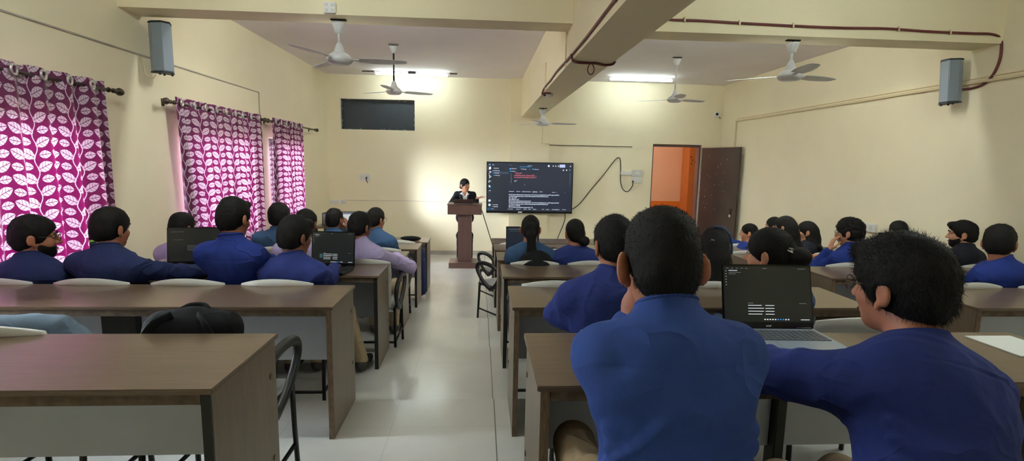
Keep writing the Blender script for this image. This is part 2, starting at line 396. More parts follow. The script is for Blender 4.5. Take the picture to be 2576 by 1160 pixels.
def np_mesh(name, v, f, mat, parent, extra=None):
    me = bpy.data.meshes.new(name); nq = len(f); ex_v, ex_f = extra if extra is not None else (np.zeros((0, 3)), np.zeros((0, 3), int))
    vv = np.concatenate([v, ex_v]); nt_ = len(ex_f)
    me.vertices.add(len(vv)); me.vertices.foreach_set('co', vv.astype(np.float32).ravel())
    me.loops.add(nq*4+nt_*3); me.loops.foreach_set('vertex_index', np.concatenate([np.asarray(f).ravel(), (ex_f+len(v)).ravel()]).astype(np.int32))
    me.polygons.add(nq+nt_)
    st = np.concatenate([np.arange(nq)*4, nq*4+np.arange(nt_)*3]).astype(np.int32)
    me.polygons.foreach_set('loop_start', st)
    me.polygons.foreach_set('use_smooth', np.ones(nq+nt_, bool)); me.update(calc_edges=True); me.validate()
    me.materials.append(mat); o = bpy.data.objects.new(name, me); COL.objects.link(o)
    if parent: o.parent = parent
    return o
def strands(v, f, n, length, width, flow, seed=0, lift=.45, keep=None):
    r = np.random.default_rng(seed); N = vnormals(v, f); q = r.integers(0, len(f), n); w = r.dirichlet(np.ones(4), n)
    P = np.einsum('ni,nij->nj', w, v[f[q]]); Nn = np.einsum('ni,nij->nj', w, N[f[q]])
    fl = np.asarray([flow(p) for p in P]) if callable(flow) else np.broadcast_to(np.asarray(flow, float), P.shape)
    d = Nn*lift*r.uniform(.3, 1.3, (n, 1))+fl+r.normal(size=(n, 3))*.28; d /= np.linalg.norm(d, axis=1, keepdims=True)
    L = length*r.uniform(.5, 1.25, (n, 1)); sd = np.cross(d, Nn+r.normal(size=(n, 3))*.3); sd /= np.linalg.norm(sd, axis=1, keepdims=True)+1e-9
    m = P+d*L*.55+Nn*L*.04; t = P+d*L-V(0, 0, 1)*L*.12
    b = P-Nn*.002
    vv = np.stack([b-sd*width, b+sd*width, m-sd*width*.7, m+sd*width*.7, t], 1).reshape(-1, 3); k = np.arange(n)[:, None]*5
    ff = np.concatenate([k+[0, 1, 3], k+[0, 3, 2], k+[2, 3, 4]])
    return vv, ff
# ------------------------------------------------------------------ people
def ik(a, b, l1, l2, pole):
    d = b-a; L = np.linalg.norm(d); u = d/L
    if L > (l1+l2)*.985: b = a+u*(l1+l2)*.985; L = (l1+l2)*.985
    x = (l1*l1-l2*l2+L*L)/(2*L); h = math.sqrt(max(l1*l1-x*x, 0)); p = pole-u*(pole@u); p = unit(p)
    return a+u*x+p*h, b
def hand(s, w, d, n, side, curl=.5, k=.006, sc_=1.):
    # wrist w, finger direction d, back-of-hand normal n; thumb leaves the side of the palm
    d = unit(d); n = unit(n-d*(n@d)); t = np.cross(d, n)*side     # t points to the thumb side
    R = np.stack([t, d, n], 1); pc = w+d*.045*sc_
    s.ell(pc, np.array([.039, .052, .015])*sc_, R, .012)
    for i, (o, L, r) in enumerate(((.028, .072, .0088), (.009, .080, .009), (-.010, .074, .0086), (-.028, .058, .0076))):
        p = w+d*.086*sc_+t*o*sc_; a = curl*(.35+.1*i); dd = unit(d+t*o*1.5)
        for seg, fr in enumerate((.45, .32, .23)):
            q = p+(dd*math.cos(a)-n*math.sin(a))*L*fr*sc_; s.cone(p, q, r*sc_*(1-.08*seg), r*sc_*(.92-.08*seg), k); p = q; a += curl*.75
    p = w+d*.028*sc_+t*.030*sc_
    for L, r, dd in ((.042, .0115, d*.62+t*.72-n*.25*(1+curl)), (.032, .0098, d*.9+t*.30-n*.25*(1+curl)), (.022, .0085, d*1.+t*.05-n*.3)):
        q = p+unit(dd)*L*sc_; s.cone(p, q, r*sc_, r*.9*sc_, k); p = q
def rot_head(yaw, pitch, roll=0):
    a, b, c = map(math.radians, (yaw, pitch, roll))
    Rz = rz(-a); Rx = np.array([[1, 0, 0], [0, math.cos(b), math.sin(b)], [0, -math.sin(b), math.cos(b)]])
    Ry = np.array([[math.cos(c), 0, math.sin(c)], [0, 1, 0], [-math.sin(c), 0, math.cos(c)]])
    return Rz@Rx@Ry                             # columns: right, forward, up; pitch > 0 looks down
def head_sdf(s, H, R, sc_=1., er=1.):
    T = lambda x, y, z: H+R@(np.array([x, y, z])*sc_)
    e = lambda c, r, k=.02, op=1: s.ell(T(*c), np.array(r)*sc_, R, k, op)
    co = lambda a, b, ra, rb, k=.01: s.cone(T(*a), T(*b), ra*sc_, rb*sc_, k)
    e((0, -.012, .032), (.074, .094, .086)); e((0, .028, -.04), (.060, .063, .078), .03); e((0, .058, -.092), (.030, .030, .026), .03)
    e((.034, .055, -.03), (.028, .028, .026)); e((-.034, .055, -.03), (.028, .028, .026))
    for q in (-1, 1):
        e((q*.031, .099, .010), (.017, .017, .013), .012, -1)
        co((q*.012, .087, .026), (q*.046, .076, .024), .008, .007, .012)
    co((0, .088, .014), (0, .110, -.026), .0085, .0125, .010); e((.012, .098, -.030), (.009, .011, .008), .008); e((-.012, .098, -.030), (.009, .011, .008), .008)
    e((0, .088, -.060), (.023, .012, .0065), .006); e((0, .086, -.071), (.020, .012, .007), .006)
    for q in (-1, 1):
        a = .35+.4*(er > 1); Re = R@rz(q*a)
        s.ell(T(q*(.086+.006*(er > 1)), -.014, -.008), np.array([.010, .022*er, .034*er])*sc_, Re, .008)
        s.cone(T(q*.079, .002, -.036), T(q*.079, .004, -.046), .009*sc_, .008*sc_, .008)
        s.ell(T(q*(.098+.006*(er > 1)), -.008, -.006), np.array([.007, .011*er, .021*er])*sc_, Re, .005, -1)
def person(label, top, Yh, yaw=0, pitch=8, row=None, seat=None, shirt='blue', hair='short', skin='skin', torso=None, lean=0, w=1., res=.008, arms=('lap', 'lap'),
           group=None, glasses=False, beard=0, hvol=.016, seed=1, roll=0, trousers='beige', neck=(0, -.05, -.145), pel=None, hs=1., collar=True, shdrop=.082, curl=.55, long_to=None, nst=700,
           feet=None, legs=None, extra=None, elbows=(None, None), shw=.145, sl_=1., ear=1., name='person'):
    fz, dy, dz = row                            # floor height, near edge of the desk, desk height
    Tp = atY(top[0], top[1], Yh); R = rot_head(yaw, pitch, roll); H = Tp-V(0, 0, 1)*(.118*hs+hvol)
    ty = math.radians(yaw*.35 if torso is None else torso); TR = V(math.cos(ty), -math.sin(ty), 0); TF = V(math.sin(ty), math.cos(ty), 0)
    N = H+TR*neck[0]+TF*neck[1]+V(0, 0, neck[2])
    sy = dy-.42 if seat is None else seat
    P = V(N[0]-lean, sy, fz+.53) if pel is None else V(pel[0], pel[1], fz+.53)
    ax = unit(N-P); L = np.linalg.norm(N-P); F = unit(TF-ax*(TF@ax)); Rt = np.cross(F, ax); RT = np.stack([Rt, F, ax], 1)
    base = V(P[0], P[1], fz); O = empty(name, tuple(base), 0, label, 'person', group); b = lambda q: q-base
    Rh = unit(Rt*.35+TR*.65); S = [N+Rh*q*shw*w-V(0, 0, shdrop)-F*.005 for q in (-1, 1)]; LA, LB = .285, .255
    A = []
    for i, q in enumerate((-1, 1)):
        a = arms[i]; po = Rt*q*.45-V(0, 0, .9)-F*.1
        if isinstance(a, str) and a == 'lap': tgt = P+Rt*q*.10+F*.27+V(0, 0, .13)
        elif isinstance(a, str) and a == 'desk': tgt = V((S[i]-Rt*q*.05)[0], max(dy+.10, S[i][1]+.33), dz+.05)
        else: tgt = np.asarray(a[0], float); po = po if len(a) < 2 or a[1] is None else np.asarray(a[1], float)
        el, wr = ik(S[i], tgt, LA, LB, po)
        if elbows[i] is not None: el = np.asarray(elbows[i], float); wr = tgt
        A.append((el, wr, a))
    # skin
    s = SDF(); head_sdf(s, b(H), R, hs, ear)
    s.cone(b(H+R@V(0, -.022, -.055)), b(N-ax*.03), .056*hs, .064, .03)
    for fr, r in ((.25, (.13, .09, .16)), (.55, (.135, .09, .18)), (.78, (.14, .09, .13))): s.ell(b(P+ax*L*fr), np.array(r)*[w, w, 1], RT, .05)
    for i, q in enumerate((-1, 1)):
        el, wr, a = A[i]; s.cone(b(N-ax*.04), b(S[i]), .05, .05, .04); s.cone(b(S[i]), b(el), .046, .036, .03); s.cone(b(el), b(wr), .036, .027, .02)
        hd = unit(wr-el) if not (isinstance(a, tuple) and len(a) > 2) else unit(np.asarray(a[2], float))
        hn = V(0, 0, 1)-F*.1 if not (isinstance(a, tuple) and len(a) > 3) else np.asarray(a[3], float)
        hand(s, b(wr), hd, hn, 1. if q < 0 else -1., curl)
    rs = min(res, .0065)
    v, f = s.mesh(rs); np_mesh('body', v, f, MT[skin], O)
    # shirt
    s = SDF(); Rs = RT
    for fr, r in ((.16, (.158, .120, .17)), (.45, (.158, .116, .20)), (.74, (.172, .118, .165))): s.ell(b(P+ax*L*fr-F*.0), np.array(r)*[w, w, 1], Rs, .05)
    s.ell(b(P+ax*L*.78-F*.03), np.array((.175, .09, .13))*[w, 1, 1], Rs, .06)
    for i, q in enumerate((-1, 1)):
        el, wr, a = A[i]; s.cone(b(N-ax*.045), b(S[i]), .060, .058, .06); s.cone(b(S[i]), b(el), sl_*.060*min(w, 1.1), sl_*.056, .045)
        e2 = el+(wr-el)*.93; s.cone(b(el), b(e2), sl_*.057, .043, .025); s.cut(unit(wr-el), b(e2+unit(wr-el)*.012)) if False else None
    nd = unit(H+R@V(0, -.03, -.07)-N)
    if collar:
        s.cone(b(N-ax*.03), b(N+nd*.040), .082*hs, .0690*hs, .03)
    sd = seed*13; fr_ = np.random.default_rng(seed+50)
    bp_ = lambda u, t: b(P+ax*L*t+Rt*u*.165*w-F*(.117*math.sqrt(max(0, 1-(u*.95)**2))-.004))
    for q in (-1, 1):
        for k_ in range(4):
            t0 = .62-.09*k_+fr_.uniform(-.03, .03); u1 = fr_.uniform(.25, .55); s.cone(bp_(q*.93, t0), bp_(q*u1, t0-fr_.uniform(.03, .16)), .0125, .005, .022)
        for k_ in range(3):
            t0 = fr_.uniform(.02, .30); u0 = fr_.uniform(-.7, .7); s.cone(bp_(u0, t0), bp_(u0+q*fr_.uniform(.3, .5), t0+fr_.uniform(.04, .14)), .011, .006, .022)
        el, wr, a = A[(q+1)//2]; d_ = unit(el-S[(q+1)//2]); n1 = unit(np.cross(d_, V(0, 0, 1)))
        for k_ in range(4):
            t0 = fr_.uniform(.25, .95); c_ = S[(q+1)//2]+(el-S[(q+1)//2])*t0; th = fr_.uniform(0, 6.28); n2 = np.cross(d_, n1); rr_ = .058*sl_
            g_ = lambda a_, o_: b(c_+d_*o_+(n1*math.cos(a_)+n2*math.sin(a_))*(rr_-.004)); s.cone(g_(th, 0), g_(th+.7, .03), .0105, .008, .018); s.cone(g_(th+.7, .03), g_(th+1.4, .045), .008, .005, .018)
    def dsp(v):
        w1 = wob(v*[1, 1, .55], 24, sd, 2); g = np.clip(wob(v, 8, sd+2, 1)*1.2+.35, 0, 1)
        vr = v@(Rt*.8+ax*.6)[:, None]*(Rt*.5)+v@(ax*.8-Rt*.6)[:, None]*ax*1.2+v@F[:, None]*F*.7 if False else np.stack([v@(Rt*.82+ax*.57)*.55, v@F*.7, v@(ax*.82-Rt*.57)*1.35], 1); cr = 1-np.abs(wob(vr, 15, sd+1, 2))*3.0; cr2 = 1-np.abs(wob(v*[1.3, 1.3, .6], 15, sd+7, 2))*3.6
        h = (v-b(N))@ax; rr = np.linalg.norm((v-b(N))-np.outer(h, ax), axis=1)
        o = .0025*w1+.010*np.clip(cr, 0, 1)**1.3*g+.007*np.clip(cr2, 0, 1)*(1-g)
        o -= .0022*np.exp(-((h+.075)/.004)**2)*(rr < .19)
        for i in range(2):
            d_ = unit(A[i][0]-S[i]); q = (v-b(S[i]))@d_; o -= .0025*np.exp(-((q-.01)/.0045)**2)*(np.linalg.norm(v-b(S[i]), axis=1) < .095)
        return o*np.clip((-h+.02)/.05, .15, 1)
    s.cuts = []
    if collar: 
        v, f = s.mesh(res, dsp)
        # collar opening: push the top ring down to a clean edge
        hgt = (v-b(N))@nd; rad = np.linalg.norm((v-b(N))-np.outer(hgt, nd), axis=1); m = (hgt > .055) & (rad < .09); v[m] -= np.outer(hgt[m]-.055, nd)*.85
    else: v, f = s.mesh(res, dsp)
    sh = np_mesh('shirt', v, f, MT[shirt], O)
    if collar:
        mb = MB(); n1 = unit(np.cross(nd, V(1, .2, 0))); n2 = np.cross(nd, n1)
        mb.tube([b(N)+nd*.049+.0690*hs*(math.cos(t)*n1+math.sin(t)*n2) for t in np.linspace(0, 2*math.pi, 28, endpoint=False)], .0036, 8, closed=True)
        mb.build('collar', MT[shirt], sh, True)
    # trousers and shoes
    s = SDF(); s.ell(b(P+V(0, 0, .0)), (.165*w, .13, .115), RT, .04); kn = []
    for i, q in enumerate((-1, 1)):
        kx, ky, ax_, ay = (.11, .43, .10, .40) if legs is None else legs[i]
        hp = P+Rt*q*.085-V(0, 0, .005); k_ = P+Rt*(q*kx)+F*ky; k_[2] = fz+.50; an = P+Rt*(q*ax_)+F*ay; an[2] = fz+.10
        s.cone(b(hp), b(k_), .085, .064, .04); s.cone(b(k_), b(an), .062, .052, .03); kn.append(an)
    s.mesh_v = None; v, f = s.mesh(.012, lambda v: .005*wob(v, 24, sd+5, 3)); np_mesh('trousers', v, f, MT[trousers], O)
    for an in kn:
        s = SDF(); a0 = b(an); s.cone(a0+V(0, 0, -.02), a0+V(0, 0, -.05), .044, .045, .02); s.ell(a0+F*.07-V(0, 0, .062), (.046, .135, .038), np.stack([Rt, F, V(0, 0, 1)], 1), .03); s.cut(V(0, 0, -1), a0-V(0, 0, .098))
        v, f = s.mesh(.012); np_mesh('shoe', v, f, MT['shoe'], O)
    # hair
    T = lambda x, y, z: b(H)+R@(np.array([x, y, z])*hs)
    s = SDF(); g = hvol
    e = lambda c, r, k=.015, op=1: s.ell(T(*c), np.array(r)*hs, R, k, op)
    e((0, -.014, .036), (.076+g*.55, .096+g*.75, .084+g)); e((0, -.050, -.022), (.066+g*.4, .060+g*.4, .072), .03)
    if hair in ('short', 'curly', 'quiff', 'fade'):
        e((0, .112, -.042), (.105, .085, .098), .014, -1); e((0, .06, -.115), (.12, .09, .08), .014, -1)
        for q in (-1, 1): e((q*.106, -.010, -.03), (.038, .034, .050), .01, -1)
        e((0, -.06, -.145), (.12, .12, .062), .012, -1)
        if hair == 'quiff': e((0, .070, .092), (.055, .042, .032), .02)
        if hair == 'fade': e((0, -.01, .075), (.072, .090, .060), .02)
    else:
        e((0, .118, -.045), (.082, .075, .100), .012, -1); e((0, .10, -.068), (.12, .088, .082), .012, -1); e((0, .06, -.14), (.10, .09, .08), .012, -1)
        if hair not in ('long', 'cap'):
            for q in (-1, 1): e((q*.096, -.004, -.022), (.028, .026, .036), .01, -1)
    dn = V(0, 0, -1)
    if hair == 'long':
        en = b(np.asarray(long_to, float)); m = T(0, -.085, -.09)
        s.cone(T(0, -.07, 0), m, .078, .074, .03); s.cone(m, en, .078, .050, .03)
        for q in (-1, 1): s.cone(T(q*.05, -.03, -.02), T(q*.062, -.045, -.11), .040, .042, .03); s.cone(T(q*.062, -.045, -.11), en+R@V(q*.05, 0, .05), .042, .03, .03)
    if hair == 'ponytail':
        en = b(np.asarray(long_to, float)); k0 = T(0, -.118, .028); k1 = T(0, -.135, -.05)
        s.cone(T(0, -.10, .03), k0, .034, .030, .015); s.cone(k0, k1, .032, .040, .02); s.cone(k1, (k1*.4+en*.6), .042, .040, .02); s.cone(k1*.4+en*.6, en, .040, .020, .02)
    if hair == 'bun':
        c = T(*long_to); s.ell(c, (.052, .046, .046), R, .018)
    am = {'curly': .013, 'short': .0070, 'quiff': .0080, 'fade': .0040}.get(hair, .0035)
    fq = {'curly': 75, 'short': 55, 'quiff': 50, 'fade': 60}.get(hair, 40)
    v, f = s.mesh(min(res, .007), lambda v: am*wob(v, fq, sd+9, 3))
    ls = 1. if Yh < 2.8 else .62
    ln = ls*{'curly': .016, 'quiff': .017, 'short': .013, 'fade': .008}.get(hair, .016)
    fw = R@V(.1, .35, .25); low = R@V(0, -.25, -1); c0 = b(H)
    def flow(p):
        z = (R.T@(p-c0))[2]; t = min(max((z+.0)/.08, 0), 1); return fw*t+low*(1-t) if hair in ('short', 'curly', 'quiff', 'fade') else V(0, 0, -1)*(1-t)+R@V(0, -1, .1)*t
    st = strands(v, f, nst, ln, .0005, flow, sd, (.12 if hair == 'fade' else .15) if hair in ('short', 'curly', 'quiff', 'fade') else .18)
    ho = np_mesh('hair', v, f, MT['hair'], O, st)
    if beard:
        s = SDF(); s.ell(T(0, .030, -.052), np.array((.0640, .068, .072))*hs, R, .01); s.ell(T(0, .058, -.094), np.array((.033, .034, .031))*hs, R, .02)
        s.ell(T(0, .075, .01), np.array((.10, .09, .062))*hs, R, .01, -1); s.ell(T(0, .105, -.066), np.array((.022, .02, .010))*hs, R, .006, -1)
        s.ell(T(0, -.06, -.05), np.array((.12, .07, .1))*hs, R, .01, -1); s.ell(T(0, .118, -.03), np.array((.03, .04, .016))*hs, R, .006, -1)
        v, f = s.mesh(.006, lambda v: .0012+.0018*wob(v, 90, sd+3, 2)); np_mesh('beard', v, f, MT['hair'], O, strands(v, f, 500, .008, .0007, R@V(0, .2, -1), sd+4, .5))
    for q in (-1, 1):                           # eyes, brows
        mb = MB(); mb.sphere((0, 0, 0), .0100*hs, 12, 8); eo = mb.build('eye', MT['eye'], O, True); eo.location = T(q*.031, .079, .010)
        mb = MB(); mb.sphere(R@V(0, .0068, 0)*hs, .0055*hs, 10, 6); mb.build('iris', MT['iris'], eo, True)
        mb = MB(); mb.tube([T(q*.016, .0975, .030), T(q*.032, .0955, .035), T(q*.050, .082, .031)], [.0035, .004, .002], 6); mb.build('eyebrow', MT['hair'], O, True)
    mb = MB(); mb.tube([T(-.021, .0935, -.0655), T(0, .1005, -.0645), T(.021, .0935, -.0655)], [.002, .0045, .002], 8); mb.build('lips', MT['lip'], O, True)
    if glasses:
        gm = MB()
        for q in (-1, 1):
            gm.tube([T(q*.033+.025*math.cos(t), .112-.012*abs(math.cos(t))*(1 if math.cos(t)*q > 0 else 0), .006+.020*math.sin(t)) for t in np.linspace(0, 6.283, 20, endpoint=False)], .0016, 6, closed=True)
            gm.tube([T(q*.058, .100, .012), T(q*.078, .06, .012), T(q*.081, -.005, .012), T(q*.081, -.02, .0)], .0016, 6)
        gm.tube([T(-.010, .112, .010), T(.010, .112, .010)], .0016, 6)
        go = gm.build('glasses', MT['rod'], O, True)
        for q in (-1, 1):
            mb = MB(); mb.add([T(q*.033+.0245*math.cos(t), .111-.012*abs(math.cos(t))*(1 if math.cos(t)*q > 0 else 0), .006+.0195*math.sin(t)) for t in np.linspace(0, 6.283, 20, endpoint=False)], [tuple(range(20))]); mb.build('lens', MT['lens'], go)
    if extra: extra(O, b, H, R, N, T, S, A, hs)
    return O
# ------------------------------------------------------------------ the setting
XL, XR, YB, ZT, YR = -3.10, 5.06, 10.58, 3.625, -3.2
FL = {1: .525, 2: .42, 3: .315, 4: .21, 5: .105, 6: 0.}         # floor of each row, rising away from the front
EDGE = [1.915, 3.12, 4.33, 5.52, 6.72]                          # platform edges
DY = {1: 1.46, 2: 2.66, 3: 3.86, 4: 5.07, 5: 6.28, 6: 7.49}     # near edge of the desks
struct = lambda o: tag(o, kind='structure')
mb = MB(); prof = [(YR-.3, .525)]
for k, y in enumerate(EDGE): prof += [(y, .525-.105*k), (y, .525-.105*(k+1))]
prof += [(YB+.26, 0)]
n = len(prof)
vv = [(x, y, z) for x in (XL-.3, XR+.3) for y, z in prof+[(YB+.26, -.3), (YR-.3, -.3)]]; m = n+2
mb.add(vv, [(i, i+1, m+i+1, m+i) for i in range(n-1)]+[tuple(range(m))[::-1], tuple(range(m, 2*m))]+[(n, n+1, m+n+1, m+n)])
struct(mb.build('floor', MT['floor']))
mb = MB(); mb.box(XL-.3, XR+.3, YR-.3, YB+.3, ZT, ZT+.2); struct(mb.build('ceiling', MT['ceil']))
def wall(name, axis, c0, c1, u0, u1, z0, z1, holes, mat):        # box wall with rectangular holes and their reveals
    us = sorted({u0, u1, *[h[0] for h in holes], *[h[1] for h in holes]}); zs = sorted({z0, z1, *[h[2] for h in holes], *[h[3] for h in holes]})
    def solid(i, j):
        if not (0 <= i < len(us)-1 and 0 <= j < len(zs)-1): return False
        u, z = (us[i]+us[i+1])/2, (zs[j]+zs[j+1])/2
        return not any(h[0] < u < h[1] and h[2] < z < h[3] for h in holes)
    mb = MB(); P = (lambda c, u, z: (c, u, z)) if axis == 'x' else (lambda c, u, z: (u, c, z))
    for i in range(len(us)-1):
        for j in range(len(zs)-1):
            if not solid(i, j): continue
            a, b, c, d = us[i], us[i+1], zs[j], zs[j+1]
            for q in (c0, c1): mb.add([P(q, a, c), P(q, b, c), P(q, b, d), P(q, a, d)], [(0, 1, 2, 3)])
            if not solid(i-1, j): mb.add([P(c0, a, c), P(c1, a, c), P(c1, a, d), P(c0, a, d)], [(0, 1, 2, 3)])
            if not solid(i+1, j): mb.add([P(c0, b, c), P(c1, b, c), P(c1, b, d), P(c0, b, d)], [(0, 1, 2, 3)])
            if not solid(i, j-1): mb.add([P(c0, a, c), P(c1, a, c), P(c1, b, c), P(c0, b, c)], [(0, 1, 2, 3)])
            if not solid(i, j+1): mb.add([P(c0, a, d), P(c1, a, d), P(c1, b, d), P(c0, b, d)], [(0, 1, 2, 3)])
    o = mb.build(name, mat); bm = bmesh.new(); bm.from_mesh(o.data); bmesh.ops.remove_doubles(bm, verts=bm.verts, dist=1e-4)
    bmesh.ops.recalc_face_normals(bm, faces=bm.faces); bm.to_mesh(o.data); bm.free(); return struct(o)
WIN = [(2.35, 4.15, 1.02, 2.24), (5.50, 7.05, 1.02, 2.24), (7.72, 9.18, 1.02, 2.24)]
wall('wall_left', 'x', XL-.24, XL, YR-.3, YB, -.3, ZT, WIN, MT['wall'])
wall('wall_right', 'x', XR, XR+.24, YR-.3, YB, -.3, ZT, [], MT['wall'])
wall('wall_back', 'y', YB, YB+.24, XL-.24, XR+.24, -.3, ZT, [(-2.83, -1.35, 2.55, 3.155), (3.60, 4.66, 0, 2.39)], MT['wall'])
wall('wall_rear', 'y', YR-.3, YR, XL, XR, -.3, ZT, [], MT['wall'])
mb = MB(); mb.box(.585, 1.40, YB-.115, YB, 0, ZT); struct(mb.build('wall_pillar', MT['wall']))
mb = MB(); mb.box(.812, 1.197, YR, YB-.115, 2.871, ZT); struct(mb.build('ceiling_beam', MT['beam']))
mb = MB(); mb.box(XL, .812, 4.72, 5.02, 3.195, ZT); struct(mb.build('ceiling_beam', MT['beam']))
mb = MB(); mb.box(1.197, XR, 4.84, 5.15, 3.185, ZT); struct(mb.build('ceiling_beam', MT['beam']))
mb = MB(); mb.box(XL, .585, YB-.012, YB, 0, .085); mb.box(1.40, 3.60, YB-.012, YB, 0, .085); mb.box(.575, 1.41, YB-.127, YB-.115, 0, .085); struct(mb.build('baseboard_back', MT['granite']))
mb = MB()
for k in range(6):
    y0 = ([YR]+EDGE)[k]; y1 = (EDGE+[YB-.012])[k]; mb.box(XR-.012, XR, y0, y1, .525-.105*k, .61-.105*k)
struct(mb.build('baseboard_right', MT['granite']))
mb = MB()
for k in range(6):
    y0 = ([YR]+EDGE)[k]; y1 = (EDGE+[YB-.012])[k]; mb.box(XL, XL+.012, y0, y1, .525-.105*k, .61-.105*k)
struct(mb.build('baseboard_left', MT['granite']))
# windows behind the curtains
for k, (a, b_, z0, z1) in enumerate(WIN):
    w = empty(f'window_{k+1}', (XL-.14, (a+b_)/2, z0), kind='structure'); h = (b_-a)/2; H_ = z1-z0; t = .045
    mb = MB(); mb.box(-.03, .03, -h, h, 0, t); mb.box(-.03, .03, -h, h, H_-t, H_); mb.box(-.03, .03, -h, -h+t, t, H_-t); mb.box(-.03, .03, h-t, h, t, H_-t); mb.box(-.03, .03, -t/2, t/2, t, H_-t)
    mb.build('window_frame', MT['alu'], w, bevel=.004)
    for q in (-1, 1):
        mb = MB(); y = sorted((q*t/2, q*(h-t))); mb.box(-.003, .003, y[0], y[1], t, H_-t); mb.build('pane', MT['glass'], w)
    mb = MB(); mb.box(-.10, .14, -h-.0, h+.0, -.022, 0); mb.build('window_sill', MT['white_frame'], w)
    g = MB()
    for i in range(1, 9):
        z = H_*i/9; g.tube([(-.075, -h, z), (-.075, h, z)], .006, 6)
    g.build('window_bars', MT['alu'], w, True)
# blacked-out ventilator in the back wall
w = empty('window_4', (-2.09, YB+.10, 2.55), kind='structure')
mb = MB(); mb.box(-.70, .70, .0, .02, .04, .565); mb.build('pane', MT['slate'], w)
mb = MB(); mb.box(-.738, .738, -.02, .03, 0.002, .04); mb.box(-.738, .738, -.02, .03, .565, .603); mb.box(-.738, -.70, -.02, .03, .04, .565); mb.box(.70, .738, -.02, .03, .04, .565); mb.build('window_frame', MT['slate'], w, bevel=.004)
mb = MB(); r = random.Random(3)
for i in range(26):
    s_ = r.choice('lrtb'); L = r.uniform(.01, .07)
    if s_ == 't': x = r.uniform(-.68, .62); mb.box(x, x+L, -.0225, -.0195, .567+r.uniform(0, .02), .575+r.uniform(0.012, .022))
    elif s_ == 'b': x = r.uniform(-.68, .62); mb.box(x, x+L, -.0225, -.0195, .010, .016+r.uniform(0, .01))
    elif s_ == 'l': z = r.uniform(.05, .5); mb.box(-.725, -.719+r.uniform(0, .012), -.0225, -.0195, z, z+L)
    else: z = r.uniform(.05, .5); mb.box(.716, .722+r.uniform(0, .008), -.0225, -.0195, z, z+L*.6)
mb.build('chipped_paint', MT['worn'], w)
# doorway, open door leaf, corridor
d = empty('door_1', (4.645, YB-.005, 0), 0, kind='structure')
mb = MB(); mb.box(-1.045, .015, .06, .22, 2.34, 2.39); mb.box(-1.045, -1.005, .06, .22, 0, 2.34); mb.box(-.025, .015, .06, .22, 0, 2.34); mb.build('door_frame', MT['lectern_v'], d, bevel=.004)
LW = 1.07; an = math.atan2(9.50-YB, 5.0-4.645)
def leafbox(mb, x0, x1, y0, y1, z0, z1):
    c, s_ = math.cos(an), math.sin(an); k = len(mb.v); mb.box(x0, x1, y0, y1, z0, z1)
    mb.v[k:] = [(x*c-y*s_, x*s_+y*c, z) for x, y, z in mb.v[k:]]; return mb
lf = leafbox(MB(), .02, LW, -.02, .02, .012, 2.325).build('door_leaf', MT['door'], d, bevel=.003)
mb = MB(); r = random.Random(5)
for i in range(22):
    x = r.uniform(.12, .75); z = r.choice([r.uniform(1.3, 2.15), r.uniform(1.0, 2.1)]); a_ = r.uniform(.005, .016); leafbox(mb, x, x+a_, -.0215, -.0195, z, z+r.uniform(.006, .035))
mb.build('paint_chips', MT['worn'], lf)
mb = leafbox(MB(), .02, .05, -.0225, .021, .012, 2.325); mb.build('hinge_edge', MT['worn'], lf)
mb = leafbox(MB(), .93, .96, -.034, -.019, 1.00, 1.12); leafbox(mb, .90, .985, -.030, -.019, 1.11, 1.125); mb.build('latch', MT['black_metal'], lf, bevel=.003)
mb = leafbox(MB(), .925, .965, -.052, -.030, .96, 1.01); mb.build('padlock', MT['steel'], lf, bevel=.005)
mb = MB(); mb.box(2.3, 4.995, 12.45, 12.6, 1.06, 3.3); struct(mb.build('wall_corridor', MT['peach']))
mb = MB(); mb.box(2.3, 4.995, 12.44, 12.6, 0, 1.06); struct(mb.build('wall_corridor_dado', MT['orange']))
mb = MB(); mb.box(4.995, 6.4, 12.0, 12.6, 0, 3.3); o = struct(mb.build('wall_corridor_side', MT['orange2']))
mb = MB(); mb.box(2.2, 6.5, YB+.24, 12.7, 3.3, 3.45); mb.box(2.2, 6.5, 12.6, 12.7, -.3, 3.3); struct(mb.build('ceiling_corridor', MT['ceil']))
mb = MB(); mb.box(2.2, 6.5, YB+.26, 12.6, -.3, 0); struct(mb.build('floor_corridor', MT['floor']))
mb = MB(); mb.box(2.2, 2.3, YB+.24, 12.6, 0, 3.3); struct(mb.build('wall_corridor_end', MT['peach']))
mb = MB(); mb.box(6.4, 6.5, YB+.24, 12.6, -.3, 3.3); mb.box(XR+.20, 6.5, YB+.14, YB+.24, -.3, 3.45); struct(mb.build('wall_corridor_closure', MT['peach']))  # unseen closing walls, added to keep sky light out of the corridor
mb = MB()
for i, (x, z, a_) in enumerate([(5.03, 2.16, .4), (5.07, 2.09, 1.2), (5.24, 2.10, .2), (5.30, 2.13, 1.9), (5.36, 2.08, .8), (5.05, 2.0, 2.2), (5.14, 2.05, .1)]):
    c, s_ = math.cos(a_)*.035, math.sin(a_)*.035
    mb.add([(x-c, 11.997, z-s_), (x+s_*.5, 11.997, z-c*.5), (x+c, 11.997, z+s_), (x-s_*.5, 11.997, z+c*.5)], [(0, 1, 2, 3)])
dc = mb.build('leaf_decal', MT['decal']); dc.parent = o
